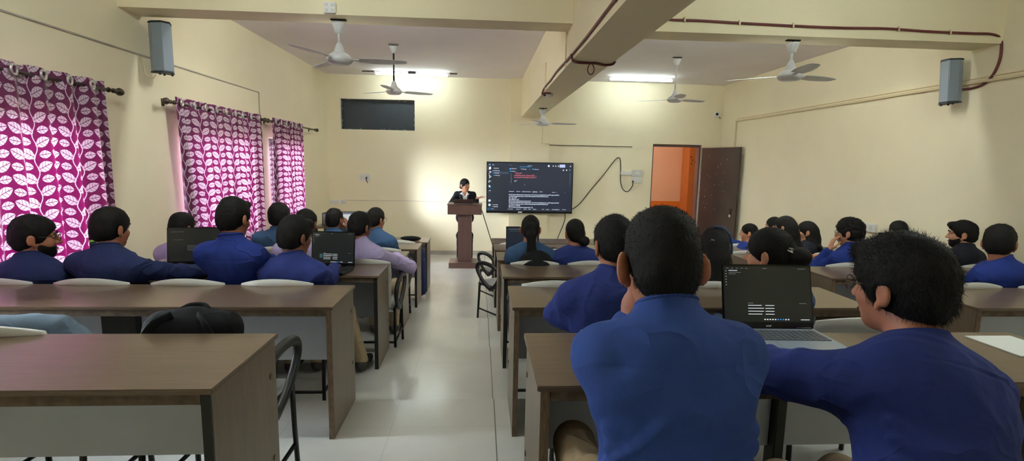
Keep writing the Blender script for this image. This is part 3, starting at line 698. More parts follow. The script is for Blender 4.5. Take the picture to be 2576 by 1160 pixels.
# ------------------------------------------------------------------ curtains
def curtain(y0, y1, zt, zb, folds, label, pinch=.0, seed=0, rod=None, rings=None):
    O = empty('curtain', (XL+.11, (y0+y1)/2, zb), 0, label, 'curtain', 'maroon leaf-patterned window curtains'); cy = (y0+y1)/2
    nu, nv = folds*16, 26; r = random.Random(seed); ph = [r.uniform(.7, 1.3) for _ in range(folds+2)]
    v = []; uv = []; arc = 0; last = None
    for i in range(nu+1):
        s_ = i/nu; t = s_*folds; k = int(min(t, folds-1))
        y = y0+(y1-y0)*s_; a = .040*ph[k]
        x = a*math.sin(2*math.pi*t); p = (x, y)
        if last: arc += math.hypot((p[0]-last[0])*1.6, p[1]-last[1])*1.06
        last = p
        for j in range(nv+1):
            q = j/nv; am = .75+.5*q+.15*math.sin(3*q+k)
            yy = y+.018*math.sin(2*math.pi*t*.5+4*q+seed)*q+(.03*q*(s_-.5)*2 if pinch == 0 else pinch*q*(1-s_))
            v.append((x*am, yy-cy, zt-(zt-zb)*q-zb-.012*(1-q)*abs(math.sin(math.pi*t))*(j == 0))); uv.append((arc+seed*.37, -(zt-zb)*q+seed*.21))
    f = [(i*(nv+1)+j, i*(nv+1)+j+1, (i+1)*(nv+1)+j+1, (i+1)*(nv+1)+j) for i in range(nu) for j in range(nv)]
    link_mesh('cloth', v, f, MT['curtain'], O, True, uv)
    ys = [y0+(y1-y0)*(k*.5+.25)/folds for k in range(folds*2)]
    for k, y in enumerate(ys):
        sx = .040*ph[int(min(k//2, folds-1))]*.75*(1 if k % 2 == 0 else -1)
        mb = MB(); mb.torus((0, 0, 0), (1, .25, 0), .031, .009, 18, 6); e_ = mb.build('eyelet', MT['steel'], O, True); e_.location = (sx*.0+sx, y-cy, zt-zb-.055)
    return O
ZRD = 2.462
curtain(2.55, 4.33, 2.525, .62, 8, 'wide maroon leaf-patterned curtain nearest the camera, lit from below', seed=2)
curtain(5.27, 7.24, 2.522, .55, 9, 'maroon leaf-patterned curtain on the middle window with bright glowing centre', pinch=.16, seed=5)
curtain(7.60, 8.86, 2.522, .50, 6, 'narrow maroon leaf-patterned curtain on the window next to the front wall', seed=9)
for (a, b_, lab, fa, fb) in ((2.3, 4.42, 'dark brass curtain rod over the wide curtain nearest the camera', 1, 1), (5.20, 7.27, 'dark brass curtain rod over the middle window', 1, 1), (7.52, 9.52, 'dark brass curtain rod with bare end near the front wall corner', 1, 1)):
    O = empty('curtain_rod', (XL, (a+b_)/2, ZRD), 0, lab, 'curtain rod', 'curtain rods on the left wall'); h = (b_-a)/2
    mb = MB(); mb.tube([(.11, -h, 0), (.11, h, 0)], .0125, 12); mb.build('rod', MT['rod'], O, True)
    for q in (-1, 1):
        mb = MB(); mb.tube([(.11, q*h, 0), (.11, q*(h+.02), 0), (.11, q*(h+.035), 0), (.11, q*(h+.05), 0), (.11, q*(h+.075), 0), (.11, q*(h+.10), 0), (.11, q*(h+.115), 0)], [.019, .019, .014, .024, .033, .026, .006], 14); mb.build('finial', MT['rod'], O, True)
        mb = MB(); mb.tube([(0, q*(h-.05), .0), (.10, q*(h-.05), 0)], .008, 8); mb.box(0, .008, q*(h-.05)-.02, q*(h-.05)+.02, -.035, .035); mb.torus((.11, q*(h-.05), 0), (0, 1, 0), .016, .005, 14, 6); mb.build('bracket', MT['rod'], O)
# ------------------------------------------------------------------ fans, lights, speakers
def fan(x, y, zt, zb, ang, label, rodmat='fan'):
    O = empty('ceiling_fan', (x, y, zt), 0, label, 'ceiling fan', 'white ceiling fans'); D = zt-zb   # zb: underside of the motor
    mb = MB(); mb.box(-.07, .07, -.02, .02, -.012, 0); mb.tube([(0, 0, -.01), (0, 0, -.05)], .012, 8); mb.build('mount', MT['black_metal'], O, bevel=.003)
    mb = MB(); mb.lathe([(.012, -.125), (.03, -.12), (.040, -.09), (.058, -.045), (.060, -.03), (.054, -.028)], 24); mb.build('canopy_cup', MT['fan'], O, True)
    mb = MB(); mb.tube([(0, 0, -.04), (0, 0, -D+.16)], .0125, 12); mb.build('down_rod', MT[rodmat], O, True)
    mb = MB(); mb.lathe([(.016, -D+.195), (.026, -D+.18), (.044, -D+.125), (.054, -D+.112), (.046, -D+.106), (.068, -D+.10), (.084, -D+.085)], 28); mb.build('lower_cup', MT['fan'], O, True)
    mb = MB(); mb.lathe([(.03, -D), (.085, -D+.004), (.105, -D+.018), (.118, -D+.036), (.118, -D+.05), (.10, -D+.07), (.085, -D+.088), (.03, -D+.09)], 32); mb.build('motor', MT['fan'], O, True)
    for k in range(3):
        a = ang+k*2*math.pi/3; c, s_ = math.cos(a), math.sin(a); mb = MB(); v = []; n = 12
        for i in range(n+1):
            t = i/n; rr = .17+.43*t; w = .052+.022*math.sin(math.pi*min(t*1.1, 1))-(.02 if i == n else 0)
            for j in range(5):
                u = (j/4-.5)*2*w; z = -D+.045+u*-.16*(1-.35*t)+.004*math.cos(u*20)
                v.append((rr*c-u*s_, rr*s_+u*c, z))
        f = [(i*5+j, i*5+j+1, (i+1)*5+j+1, (i+1)*5+j) for i in range(n) for j in range(4)]
        o = link_mesh('blade', v, f, MT['fan'], O, True); sm = o.modifiers.new('thickness', 'SOLIDIFY'); sm.thickness = .003
        mb.obox((.135*c, .135*s_, -D+.046), (.05*c, .05*s_, 0), (-.016*s_, .016*c, -.003), (0, 0, .003)); mb.build('blade_bracket', MT['fan'], o, bevel=.002)
    return O
f_ = lambda q, Y: float(atY(q[0], q[1], Y)[2])
fan(-1.296, 4.87, 3.195, f_((855, 163), 4.87), .12, 'white ceiling fan hanging under the left cross beam')
fan(-1.296, 7.80, ZT, f_((992, 238), 7.80), .45, 'white ceiling fan on a long dark rod before the strip light', 'black_metal')
fan(3.04, 8.03, ZT, f_((1701, 258), 8.03), .35, 'white ceiling fan on a thin long rod right of the beam', 'fan')
fan(3.03, 4.98, 3.185, f_((1978, 203), 4.98), .30, 'white ceiling fan hanging under the right cross beam')
fan(1.04, 8.74, 2.871, f_((1364, 317), 8.74), .15, 'small white ceiling fan under the main beam above the screen')
def tube_light(x0, x1, y, z, label, mat='tube'):
    O = empty('ceiling_tube_light', ((x0+x1)/2, y, z), 0, label, 'tube light', 'ceiling tube lights'); h = (x1-x0)/2
    mb = MB(); mb.box(-h, h, -.022, .022, -.038, 0); mb.build('housing', MT['white_plastic'], O, bevel=.004)
    mb = MB(); mb.tube([(-h+.03, -.01, -.060), (h-.03, -.01, -.060)], .0145, 14); mb.build('tube', MT[mat], O, True)
    for q in (-1, 1): mb = MB(); mb.box(q*h-.018, q*h+.018, -.03, .02, -.078, -.0); mb.build('end_cap', MT['white_plastic'], O, bevel=.004)
    return O
tl = tube_light(-2.02, -.63, 10.06, ZT, 'lit tube light on the ceiling behind the dark-rod fan')
mb = MB(); mb.tube([(-.95, .05, -.012), (.85, .05, -.012)], .008, 8); mb.box(-.07, .07, -.045, -.02, -.05, -.01); mb.build('ballast_conduit', MT['black_metal'], tl)
tube_light(2.43, 3.68, 9.90, ZT, 'lit tube light on the ceiling right of the main beam')
tube_light(-2.0, -.78, 2.55, ZT, 'lit tube light on the near ceiling left of the main beam', 'tube_rear')
tube_light(2.3, 3.52, 2.55, ZT, 'lit tube light on the near ceiling right of the main beam', 'tube_rear')
tube_light(-2.0, -.78, .3, ZT, 'added fill tube light on the unseen rear ceiling left of the main beam', 'tube_back')  # this pair is fill, added out of view behind the camera
tube_light(2.6, 3.82, .3, ZT, 'added fill tube light on the unseen rear ceiling right of the main beam', 'tube_back')
for (xa_, xb_, y_, lb_) in ((-1.9, -.68, 5.02, 'added fill tube light on the unseen far face of the left cross beam'), (2.45, 3.67, 5.15, 'added fill tube light on the unseen far face of the right cross beam')):  # hidden fill tubes, added to brighten the front of the room
    o = tube_light(xa_, xb_, y_, 3.40, lb_, 'tube_fill_beam'); o.rotation_euler = (math.radians(90), 0, 0)
def wall_speaker(c, yaw, side, label, knob):
    O = empty('wall_speaker', c, yaw, label, 'speaker', 'blue-grey wall speakers')       # local: +y is the front
    poly = [(-.125, -.10), (.125, -.10), (.125, -.02), (.055, .10), (-.055, .10), (-.125, -.02)]
    mb = MB(); mb.prism(poly, -.235, .235); mb.build('cabinet', MT['speaker'], O, bevel=.006)
    for z0, z1 in ((.235, .252), (-.252, -.235)): mb = MB(); mb.prism([(x*1.03, y*1.03) for x, y in poly], z0, z1); mb.build('end_plate', MT['speaker_dark'], O, bevel=.003)
    for x in (-.08, .07, .0): mb = MB(); mb.tube([(x, .02-.04*(x == 0), -.252), (x, .02-.04*(x == 0), -.272)], .013, 10); mb.build('foot', MT['speaker_dark'], O)
    mb = MB(); mb.tube([(0, -.02, .25), (0, -.02, .262)], .03, 12); mb.box(-.02, .02, -.15, -.10, .02, .235); mb.box(-.045, .045, -.165, -.145, .0, .25); mb.build('bracket', MT['speaker_dark'], O, bevel=.003)
    if knob: mb = MB(); mb.box(.124, .130, -.085, -.040, -.165, -.115); k = mb.build('jack_plate', MT['speaker_dark'], O, bevel=.002); mb = MB(); mb.sphere((.132, -.062, -.14), .013); mb.build('knob', MT['white_plastic'], k, True)
    return O
sp = wall_speaker(tuple(atX(411, 121, -2.92)), 0, 1, 'blue-grey wall speaker above the curtains on the left wall', False); sp.rotation_euler = (0, 0, math.radians(-128)); sp.scale = (.68, .72, .90)
sp = wall_speaker(tuple(atX(2386, 206, 4.90)), 0, 1, 'grey wall speaker with a white knob on the right wall', True); sp.rotation_euler = (0, math.radians(4), math.radians(108)); sp.scale = (.72, .72, .90)
# wiring
def cable(label, pts, r, mat, cat='cable', name='cable', smooth=6, group=None, n=8):
    return tag(MB().tube(curve_pts(pts, smooth) if smooth else pts, r, n).build(name, MT[mat], None, True), label, cat, group)
x_ = XL+.008
cable('thin grey cable running along the left wall above the curtains', [(x_, 1.2, 2.856), (x_, 3.6, 2.855), (x_, 5.2, 2.85), (x_, 7.43, 2.847), (x_, 7.44, 2.835), (x_, 7.44, 2.50)], .007, 'granite', smooth=0)
cable('short loose wire dangling beside the left wall speaker', [atX(355, 145, -3.08), atX(362, 165, -3.05), atX(368, 190, -3.03), atX(385, 196, -2.99), atX(392, 188, -2.95)], .004, 'pvc')
bx = .802
p1 = [V(bx, 1.2, 3.19), V(bx, 2.0, 3.185)]+[atX(x, y, bx) for x, y in ((1560, -22), (1545, 2), (1515, 42), (1480, 88), (1452, 122), (1428, 150), (1402, 178), (1385, 202), (1369, 222), (1364, 236))]
cable('maroon conduit running along the side of the main beam', p1+[V(.84, p1[-1][1]-.05, 2.862), V(.91, p1[-1][1]-.05, 2.862)], .011, 'conduit_red')
p2 = [atX(x, y, bx-.02) for x, y in ((1437, 138), (1441, 152))]
cable('maroon conduit crossing under the main beam with a drooping loop', p2+[atZ(x, y, 2.858) for x, y in ((1450, 157), (1478, 159), (1500, 160), (1520, 164), (1540, 162))]+[V(1.21, atZ(1543, 160, 2.858)[1], 2.875)], .011, 'conduit_red')
lp = atZ(1487, 162, 2.85); cable('small wire loop hanging beneath the main beam', [lp+V(.03*math.cos(t), 0, -.045+.045*math.sin(t)) for t in np.linspace(-4.3, 1.2, 16)], .005, 'conduit_red', smooth=2)
yf = 4.828
cable('maroon conduit clipped along the right cross beam and down the right wall', [atY(x, y, yf) for x, y in ((1672, 46), (1690, 50), (1760, 52), (1860, 58), (1990, 65), (2110, 70), (2230, 72), (2330, 79), (2440, 84), (2495, 86))]+[atX(x, y, XR-.012) for x, y in ((2517, 97), (2519, 118), (2515, 150), (2500, 185), (2478, 209), (2450, 221), (2415, 226))], .012, 'conduit_red')
for x, y in ((1722, 49), (1860, 57), (1995, 64), (2260, 73), (2390, 81)):
    c = atY(x, y, yf); o = MB().box(c[0]-.008, c[0]+.008, yf-.014, 4.84, c[2]-.022, c[2]+.022).build('cable_clip', MT['pvc'], None, bevel=.002)
    tag(o, 'small cream clip holding the conduit on the right cross beam', 'cable clip', 'cable clips on the right cross beam')
T0 = MB(); T0.box(XR-.035, XR, .5, 9.96, 2.835, 2.86); T0.box(XR-.03, XR, 9.935, 9.96, .02, 2.835); struct(T0.build('trim_1', MT['pvc']))
T0 = MB(); T0.box(XR-.016, XR, .5, 9.96, 2.885, 2.893); struct(T0.build('trim_2', MT['pvc']))
T0 = MB(); T0.box(.797, .812, 5.02, 5.035, 2.871, 3.6); T0.box(.797, .812, 6.57, 6.585, 2.871, 3.2); struct(T0.build('trim_3', MT['pvc']))
# sensor / camera / boxes
O = empty('smoke_detector', tuple(atZ(1382, 236, 2.871)), 0, 'small white round detector under the main beam', 'detector'); O.location.z = 2.871
MB().lathe([(.05, 0), (.05, -.025), (.04, -.045), (.02, -.05)][::-1], 20).build('housing', MT['white_plastic'], O, True); MB().box(-.08, -.04, -.012, .012, -.03, -.008).build('plug', MT['wire_black'], O)
c = atY(1804, 288, YB-.07); O = empty('security_camera', tuple(c), math.radians(-25), 'white security camera high in the right front corner', 'camera')
MB().box(-.055, .055, -.055, .05, -.05, .05).build('housing', MT['white_plastic'], O, bevel=.008); MB().tube([(0, -.054, 0), (0, -.066, 0)], .028, 16).build('lens', MT['screen_off'], O, True); MB().tube([(.03, .03, -.03), (.07, .05, -.08)], .008, 8).build('mount', MT['wire_black'], O, True)
def switchbox(name, x0, x1, z0, z1, y, label, cat, cols=2, rows=1, group=None, mat='white_plastic', fac=-1):
    O = empty(name, ((x0+x1)/2, y, (z0+z1)/2), 0, label, cat, group); w, h = (x1-x0)/2, (z1-z0)/2
    MB().box(-w, w, fac*.035, 0, -h, h).build('faceplate', MT[mat], O, bevel=.006)
    for i in range(cols):
        for j in range(rows):
            cx, cz = -w+(i+.5)*2*w/cols, -h+(j+.5)*2*h/rows
            mb = MB().box(cx-w/cols*.5, cx+w/cols*.5, fac*.041, fac*.034, cz-h/rows*.45, cz+h/rows*.45); mb.build('switch', MT['white_shell'], O, bevel=.002)
    return O
c = atY(831, 21, 4.72); switchbox('switch_box', c[0]-.052, c[0]+.052, c[2]-.045, c[2]+.045, 4.72, 'small white junction box on the left cross beam face', 'junction box', 2, 2)
switchbox('socket_box', -2.47, -2.26, 1.515, 1.66, YB, 'white socket box with a black plug on the front wall', 'socket box', 2)
tag(MB().box(-2.335, -2.315, YB-.08, YB-.04, 1.56, 1.60).tube(curve_pts([(-2.325, YB-.06, 1.565), (-2.33, YB-.06, 1.53), (-2.31, YB-.045, 1.50), (-2.30, YB-.05, 1.48)], 5), .006, 6).build('socket_plug', MT['wire_black']), 'black plug and short cord in the front wall socket', 'plug')
switchbox('switch_board', -3.085, -2.90, 1.03, 1.125, YB, 'long white switch board low in the left front corner', 'switch board', 6)
switchbox('switch_board', -2.865, -2.75, 1.03, 1.125, YB, 'small square white switch board beside the long one in the corner', 'switch board', 1)
tag(MB().tube([(-2.74, YB-.005, 1.118), (.58, YB-.005, 1.118)], .0035, 6).build('cable', MT['granite']), 'faint thin cable along the front wall behind the lectern', 'cable')
tag(MB().box(2.93, 3.165, YB-.05, YB, 1.735, 1.81).build('router_box', MT['white_plastic'], None, bevel=.008), 'low white plastic box left of the grey breaker board', 'box')
O = empty('breaker_board', (3.275, YB, 1.705), 0, 'grey white breaker board on the front wall near the door', 'breaker board')
MB().box(-.112, .112, -.06, 0, .01, .135).build('upper_case', MT['white_shell'], O, bevel=.006); MB().box(-.105, .105, -.05, 0, -.13, .005).build('socket_plate', MT['white_plastic'], O, bevel=.006); MB().box(-.05, .05, -.066, -.058, .05, .10).build('cover', MT['white_plastic'], O, bevel=.003)
MB().box(-.10, -.07, -.075, -.048, -.125, -.085).build('plug', MT['wire_black'], O, bevel=.004)
cable('black power cable looping over the front wall from socket to screen', [(1.86, YB-.10, 1.0), (1.95, YB-.03, 1.01), (2.10, YB-.02, 1.13), (2.32, YB-.02, 1.42), (2.55, YB-.02, 1.70), (2.75, YB-.02, 1.98), (2.85, YB-.02, 2.085), (2.91, YB-.02, 2.05), (2.93, YB-.02, 1.85), (2.94, YB-.02, 1.60), (3.0, YB-.02, 1.43), (3.10, YB-.02, 1.385), (3.19, YB-.03, 1.50), (3.19, YB-.06, 1.60)], .009, 'wire_black')
cable('thin cream conduit line on the front wall above the screen', [(1.245, YB-.12, 2.85), (1.245, YB-.12, 2.345), (1.41, YB-.12, 2.34)], .006, 'pvc', smooth=0)
tag(MB().box(1.40, 3.155, YB-.012, YB, 2.315, 2.327).build('cable_trunking', MT['wire_black']), 'thin straight trunking line above the wall-mounted screen', 'trunking')
c = atX(2192, 573, XR); O = empty('socket_box', (XR, c[1], c[2]), math.radians(90), 'white socket box low on the right wall', 'socket box')
MB().box(-.11, .11, 0, .035, -.055, .055).build('faceplate', MT['white_plastic'], O, bevel=.006); MB().box(-.06, .0, .034, .042, -.03, .03).build('switch', MT['white_shell'], O, bevel=.003)
# ------------------------------------------------------------------ desks
DEP, TOPZ = .47, .75
def desk(x0, x1, row, label, edge='edge_black', proto=None, ctr=.5, cw=.02):
    loc = (x0, DY[row], FL[row]); L = x1-x0
    if proto is not None:
        o = dup(proto, label=label); o.location = loc
        for ch in o.children:
            if ch.name.startswith('edge_band'): ch.data = ch.data.copy() if len(ch.data.materials) else ch.data; ch.data.materials[0] = MT[edge]
        return o
    O = empty('desk', loc, 0, label, 'desk', 'brown laminate classroom desks')
    MB().box(-.012, L+.012, -.012, DEP+.006, .732, .75).build('desktop', MT['desk_top'], O, bevel=.003)
    MB().box(.028, L-.028, 0, .028, .696, .7315).build('under_rail', MT['under'], O, bevel=.002)
    for a in (0, L-.028):
        MB().box(a, a+.028, .004, DEP, 0, .7315).build('side_panel', MT['desk_side'], O, bevel=.002)
        MB().box(a, a+.028, -.002, .0035, 0, .7315).build('edge_band', MT[edge], O)
        for y, z in ((.42, .60), (.42, .27)):
            q = MB().tube([(a-.004, y, z), (a+.032, y, z)], .011, 10).build('bolt_cap', MT['desk_top'], O)
    m = L*ctr
    MB().box(.028, m-cw, DEP-.055, DEP-.035, .29, .7315).build('modesty_panel', MT['panel'], O, bevel=.002)
    MB().box(m+cw, L-.028, DEP-.055, DEP-.035, .29, .7315).build('modesty_panel', MT['panel'], O, bevel=.002)
    MB().box(m-cw, m+cw, DEP-.10, DEP-.03, 0, .7315).build('centre_support', MT['edge_black'], O, bevel=.003)
    return O
XA, XB, XC, XD = -3.02, -.785, .19, 2.22
LAB_L = {1: 'empty brown laminate desk nearest the camera on the left', 2: 'second brown desk from the camera on the left, with bags behind it', 3: 'brown desk left of the aisle carrying two open laptops',
         4: 'brown desk left of the aisle where the lilac-shirted student writes on paper', 5: 'brown desk left of the aisle in front of the two students watching the lecturer', 6: 'frontmost brown desk left of the aisle with a black bag on its near side'}
LAB_R = {1: 'brown desk right of the aisle under the silver laptop, nearest the camera', 2: 'brown desk right of the aisle under the elbow of the indigo-shirted student', 3: 'brown desk right of the aisle just behind the white chair of the ponytailed student',
         4: 'brown desk right of the aisle on which the ponytailed student rests her arms', 5: 'brown desk right of the aisle under the small dark laptop', 6: 'frontmost brown desk right of the aisle, its end just below the wall screen'}
LAB_T = {2: 'brown desk by the right wall in front of the large-headed student with glasses', 3: 'brown desk by the right wall behind the curly-haired student', 4: 'brown desk by the right wall in front of the curly-haired student', 5: 'brown desk by the right wall in front of the long-haired students', 6: 'frontmost brown desk of the block by the right wall'}
EDG = {1: 'edge_black', 2: 'edge_brown', 3: 'edge_black', 4: 'edge_black', 5: 'edge_black', 6: 'edge_black'}
EDR = {1: 'edge_brown', 2: 'edge_brown', 3: 'edge_black', 4: 'edge_brown', 5: 'edge_black', 6: 'edge_black'}
pl = pr = pt = None
for r_ in range(1, 7):
    o = desk(XA, XB, r_, LAB_L[r_], EDG[r_], pl, .40, .1); pl = pl or o
    o = desk(XC, XD, r_, LAB_R[r_], EDR[r_], pr, .5); pr = pr or o
    if 1 < r_: o = desk(2.86, 4.98, r_, LAB_T[r_], 'edge_brown', pt, .5); pt = pt or o
# ------------------------------------------------------------------ chairs
def shell(w, h, th, bend, arch, n=14, m=10):    # curved back shell, local x across, z up, thickness in y
    v = []
    for s_ in (1, -1):
        for j in range(m+1):
            t = j/m; half = w/2*(1-.10*(1-t)-.10*max(0, t-.75)**1*2)
            for i in range(n+1):
                u = i/n*2-1; z = h*t-arch*(u*u)*t**3-.05*h*(abs(u)**6)*(1-t)
                v.append((u*half, s_*th/2+bend*(1-u*u)*-1+.02*math.sin(t*math.pi), z))
    A = (n+1)*(m+1); f = []
    for j in range(m):
        for i in range(n):
            a = j*(n+1)+i; f.append((a, a+n+1, a+n+2, a+1)); f.append((A+a, A+a+1, A+a+n+2, A+a+n+1))
    for i in range(n): a = i; f.append((a, a+1, A+a+1, A+a)); a = m*(n+1)+i; f.append((a, A+a, A+a+1, a+1))
    for j in range(m): a = j*(n+1); f.append((a, A+a, A+a+n+1, a+n+1)); a += n; f.append((a, a+n+1, A+a+n+1, A+a))
    return v, f
def make_chair():
    O = empty('office_chair', (0, 0, 0), 0, 'x', 'chair', 'white-backed chairs with black arms')
    v, f = shell(.45, .44, .018, .035, .035); k = math.radians(9)
    v = [(x, -.215+(y*math.cos(k)-z*math.sin(k)), .465+z*math.cos(k)) for x, y, z in v]
    o = link_mesh('backrest', v, f, MT['white_shell'], O, True)
    v2, f2 = shell(.40, .31, .012, .035, .02); v2 = [(x, -.198+(y*math.cos(k)-(z+.03)*math.sin(k)), .475+z*math.cos(k)) for x, y, z in v2]
    link_mesh('back_pad', v2, f2, MT['grey_shell'], O, True)
    MB().box(-.215, .215, -.20, .24, .415, .452).build('seat', MT['grey_shell'], O, True, bevel=.016, seg=3)
    MB().box(-.22, .22, -.205, .245, .398, .415).build('seat_pan', MT['white_shell'], O, bevel=.006)
    fr = MB(); sr = MB()
    for q in (-1, 1):
        x = q*.235
        for y0, y1 in ((.19, .215), (-.17, -.215)): MB().tube([(x, y0, .44), (x, (y0+y1)/2, .22), (x*1.02, y1, .002)], .0125, 10).build('leg', MT['black_metal'], O, True)
        sr.tube([(x, .21, .12), (x, -.20, .12)], .0105, 8); fr.tube([(x, .19, .425), (x, -.19, .425)], .0125, 8)
        ap = curve_pts([(q*.252, -.05, .40), (q*.258, .085, .47), (q*.265, .19, .585), (q*.265, .185, .655), (q*.265, .06, .69), (q*.262, -.10, .675), (q*.255, -.19, .62), (q*.25, -.20, .54), (q*.25, -.13, .45), (q*.252, -.05, .40)], 4)[:-1]
        MB().tube(ap, .026, 10, closed=True, flat=((1, 0, 0), .75)).build('armrest', MT['black_plastic'], O, True)
    fr.tube([(-.235, .19, .405), (.235, .19, .405)], .0105, 8); fr.tube([(-.235, -.17, .405), (.235, -.17, .405)], .0105, 8); sr.tube([(-.235, -.2, .12), (.235, -.2, .12)], .0105, 8)
    for q in (-1, 1): MB().tube([(q*.12, -.17, .42), (q*.12, -.225, .50), (q*.12, -.265, .62)], .011, 8).build('back_support', MT['black_metal'], O, True)
    fr.build('seat_frame', MT['black_metal'], O, True); sr.build('stretcher', MT['black_metal'], O, True); return O
chair0 = None
def chair(x, row, label, rot=0, dy=-.45):
    global chair0
    if chair0 is None: chair0 = make_chair(); o = chair0; o['label'] = label
    else: o = dup(chair0, label=label)
    o.location = (x, DY[row]+dy, FL[row]); o.rotation_euler = (0, 0, math.radians(rot)); return o
xa = lambda px, py, Y: float(atY(px, py, Y)[0])
chair(xa(62, 826, 2.1), 2, 'empty white-backed chair with pale blue cloth draped on it')
_c = chair(-1.14, 2, 'aisle-end chair behind the nearest left desk holding the black backpack, arm loop showing')
for _o in _c.children:
    if _o.name.startswith('back'): _o.scale = (1, 1, .70); _o.location.z = .465*.30
chair(xa(30, 712, 3.25), 3, 'white-backed chair under the bearded student with glasses'); chair(xa(267, 705, 3.25), 3, 'white-backed chair under the broad navy-shirted student'); chair(xa(500, 712, 3.25), 3, 'white-backed chair under the royal-blue-shirted student'); chair(xa(717, 715, 3.25), 3, 'white-backed chair under the student at the laptop beside the aisle')
chair(-2.48, 4, 'chair under the student hidden by the left laptop'); chair(-2.19, 5, 'chair under the teal-shirted student behind the royal blue one'); chair(-1.53, 4, 'chair under the lilac-shirted student half hidden by a head')
chair(xa(925, 658, 4.45), 4, 'white-backed chair under the lilac-shirted student by the aisle')
chair(-1.65, 5, 'chair under the student holding a hand to his ear'); chair(-1.08, 5, 'chair under the student with glasses nearest the lectern')
chair(-1.08, 6, 'empty chair at the front left desk draped in navy cloth')
chair(xa(1680, 900, 1.0), 1, 'chair under the broad blue-shirted student in front of the camera', 0, -.56); chair(1.02, 1, 'chair under the student with glasses at the silver laptop', 0, -.56)
chair(.62, 2, 'chair under the indigo-shirted student'); chair(1.72, 2, 'turned white-backed chair seen between laptop and bearded face', -8, -.36)
chair(xa(1390, 711, 3.25), 3, 'empty white-backed chair left of the indigo-shirted student'); chair(1.50, 3, 'chair under the long-haired student behind the front head')
chair(xa(1342, 656, 4.45), 4, 'white-backed chair under the ponytailed student with bag on it'); chair(xa(1482, 661, 4.45), 4, 'white-backed chair under the student with the low bun')
chair(.30, 5, 'empty chair sticking into the aisle right of the lectern, nearer the camera', 35); chair(.85, 5, 'empty white chair beyond the two seated women, bag on its seat'); chair(.31, 6, 'empty chair sticking into the aisle at the frontmost right desk', 30)
chair(3.30, 3, 'white-backed chair beside the student in blue by the right wall'); chair(3.86, 3, 'white-backed chair under the student in blue by the right wall')
chair(3.36, 4, 'white-backed chair under the curly-haired student'); chair(4.66, 4, 'chair under the bearded student in the dark shirt')
chair(3.02, 5, 'empty white-backed chair left of the long-haired student, below the door leaf'); chair(3.62, 6, 'chair under the blue-shirted student by the door leaf'); chair(4.16, 6, 'chair under the short-haired student behind the long-haired ones'); chair(3.55, 5, 'chair under the long-haired student seen from behind'); chair(4.08, 5, 'chair under the long-haired student facing left'); chair(4.88, 5, 'chair under the flat-haired student behind a laptop')
chair(2.76, 2, 'empty black-armed chair at the lower right edge')
# ------------------------------------------------------------------ lectern
O = empty('lectern', (-.285, 9.42, 0), 0, 'dark brown wooden lectern standing at the front of the aisle', 'lectern')
MB().box(-.285, .285, -.25, .25, 0, .10).build('base', MT['lectern'], O, bevel=.004)
MB().box(-.125, .125, -.13, .13, .10, .99).build('column', MT['lectern_v'], O, bevel=.003)
MB().box(-.31, .31, -.22, .22, .99, 1.16).build('top_box', MT['lectern'], O, bevel=.004)
MB().box(-.318, .318, -.228, .228, 1.16, 1.178).build('top', MT['lectern'], O, bevel=.003)
# ------------------------------------------------------------------ laptops
def laptop(loc, rot, w, d, ang, label, deck='black_plastic', lid='screen_off', lit='scr_dark', lines=(), brand=None, lattice=False, hgt=None):
    O = empty('laptop', loc, math.radians(rot), label, 'laptop', 'open laptops'); hgt = hgt or d*.96     # screen hinge at +y, user at -y
    MB().box(-w/2, w/2, -d/2, d/2, .004, .020).build('base', MT[deck], O, bevel=.004)
    kb = MB(); nx, ny = 15, 5; kx, ky = w*.90/nx, d*.46/ny
    for i in range(nx):
        for j in range(ny): kb.box(-w*.45+i*kx+.0015, -w*.45+(i+1)*kx-.0015, d*.40-(j+1)*ky+.0015, d*.40-j*ky-.0015, .0195, .0225)
    kb.build('keyboard', MT['key_light' if lattice else 'key'], O)
    MB().box(-w*.16, w*.16, -d*.44, -d*.12, .0195, .0208).build('touchpad', MT['touch' if lattice else 'key'], O)
    a = math.radians(ang); Rm = np.array([[1, 0, 0], [0, math.cos(a), -math.sin(a)], [0, math.sin(a), math.cos(a)]])
    def lb(mb, x0, x1, z0, z1, y0, y1):         # lid frame: z up the lid, y toward the back
        k = len(mb.v); mb.box(x0, x1, y0, y1, z0, z1); mb.v[k:] = [tuple(Rm@V(*p)+V(0, d/2, .018)) for p in mb.v[k:]]; return mb
    lb(MB(), -w/2, w/2, .002, hgt, 0, .009).build('lid', MT[lid], O, bevel=.003)
    s_ = lb(MB(), -w/2+.007, w/2-.007, .028, hgt-.008, -.0012, .0005).build('screen', MT[lit], O)
    if lines:
        by = {}
        for (u0, u1, t, h, m) in lines: lb(by.setdefault(m, MB()), -w/2+.007+u0*(w-.014), -w/2+.007+u1*(w-.014), .028+(hgt-.036)*(1-t-h), .028+(hgt-.036)*(1-t), -.0022, -.001)
        for m, mb in by.items(): mb.build('screen_text', MT[m], s_)
    if brand:
        v, f = text_mesh([(brand, 0, 0, .0135, 'C')]); v = [tuple(Rm@V(x, -.0014, z+.009)+V(0, d/2, .018)) for x, z in v]
        link_mesh('bezel_logo', v, f, MT['logo_grey'], O)
    for q in (-1, 1): mb = MB().tube([(q*w*.38-.03, d/2, .02), (q*w*.38+.03, d/2, .02)], .007, 8); mb.build('hinge', MT['key'], O, True)
    return O
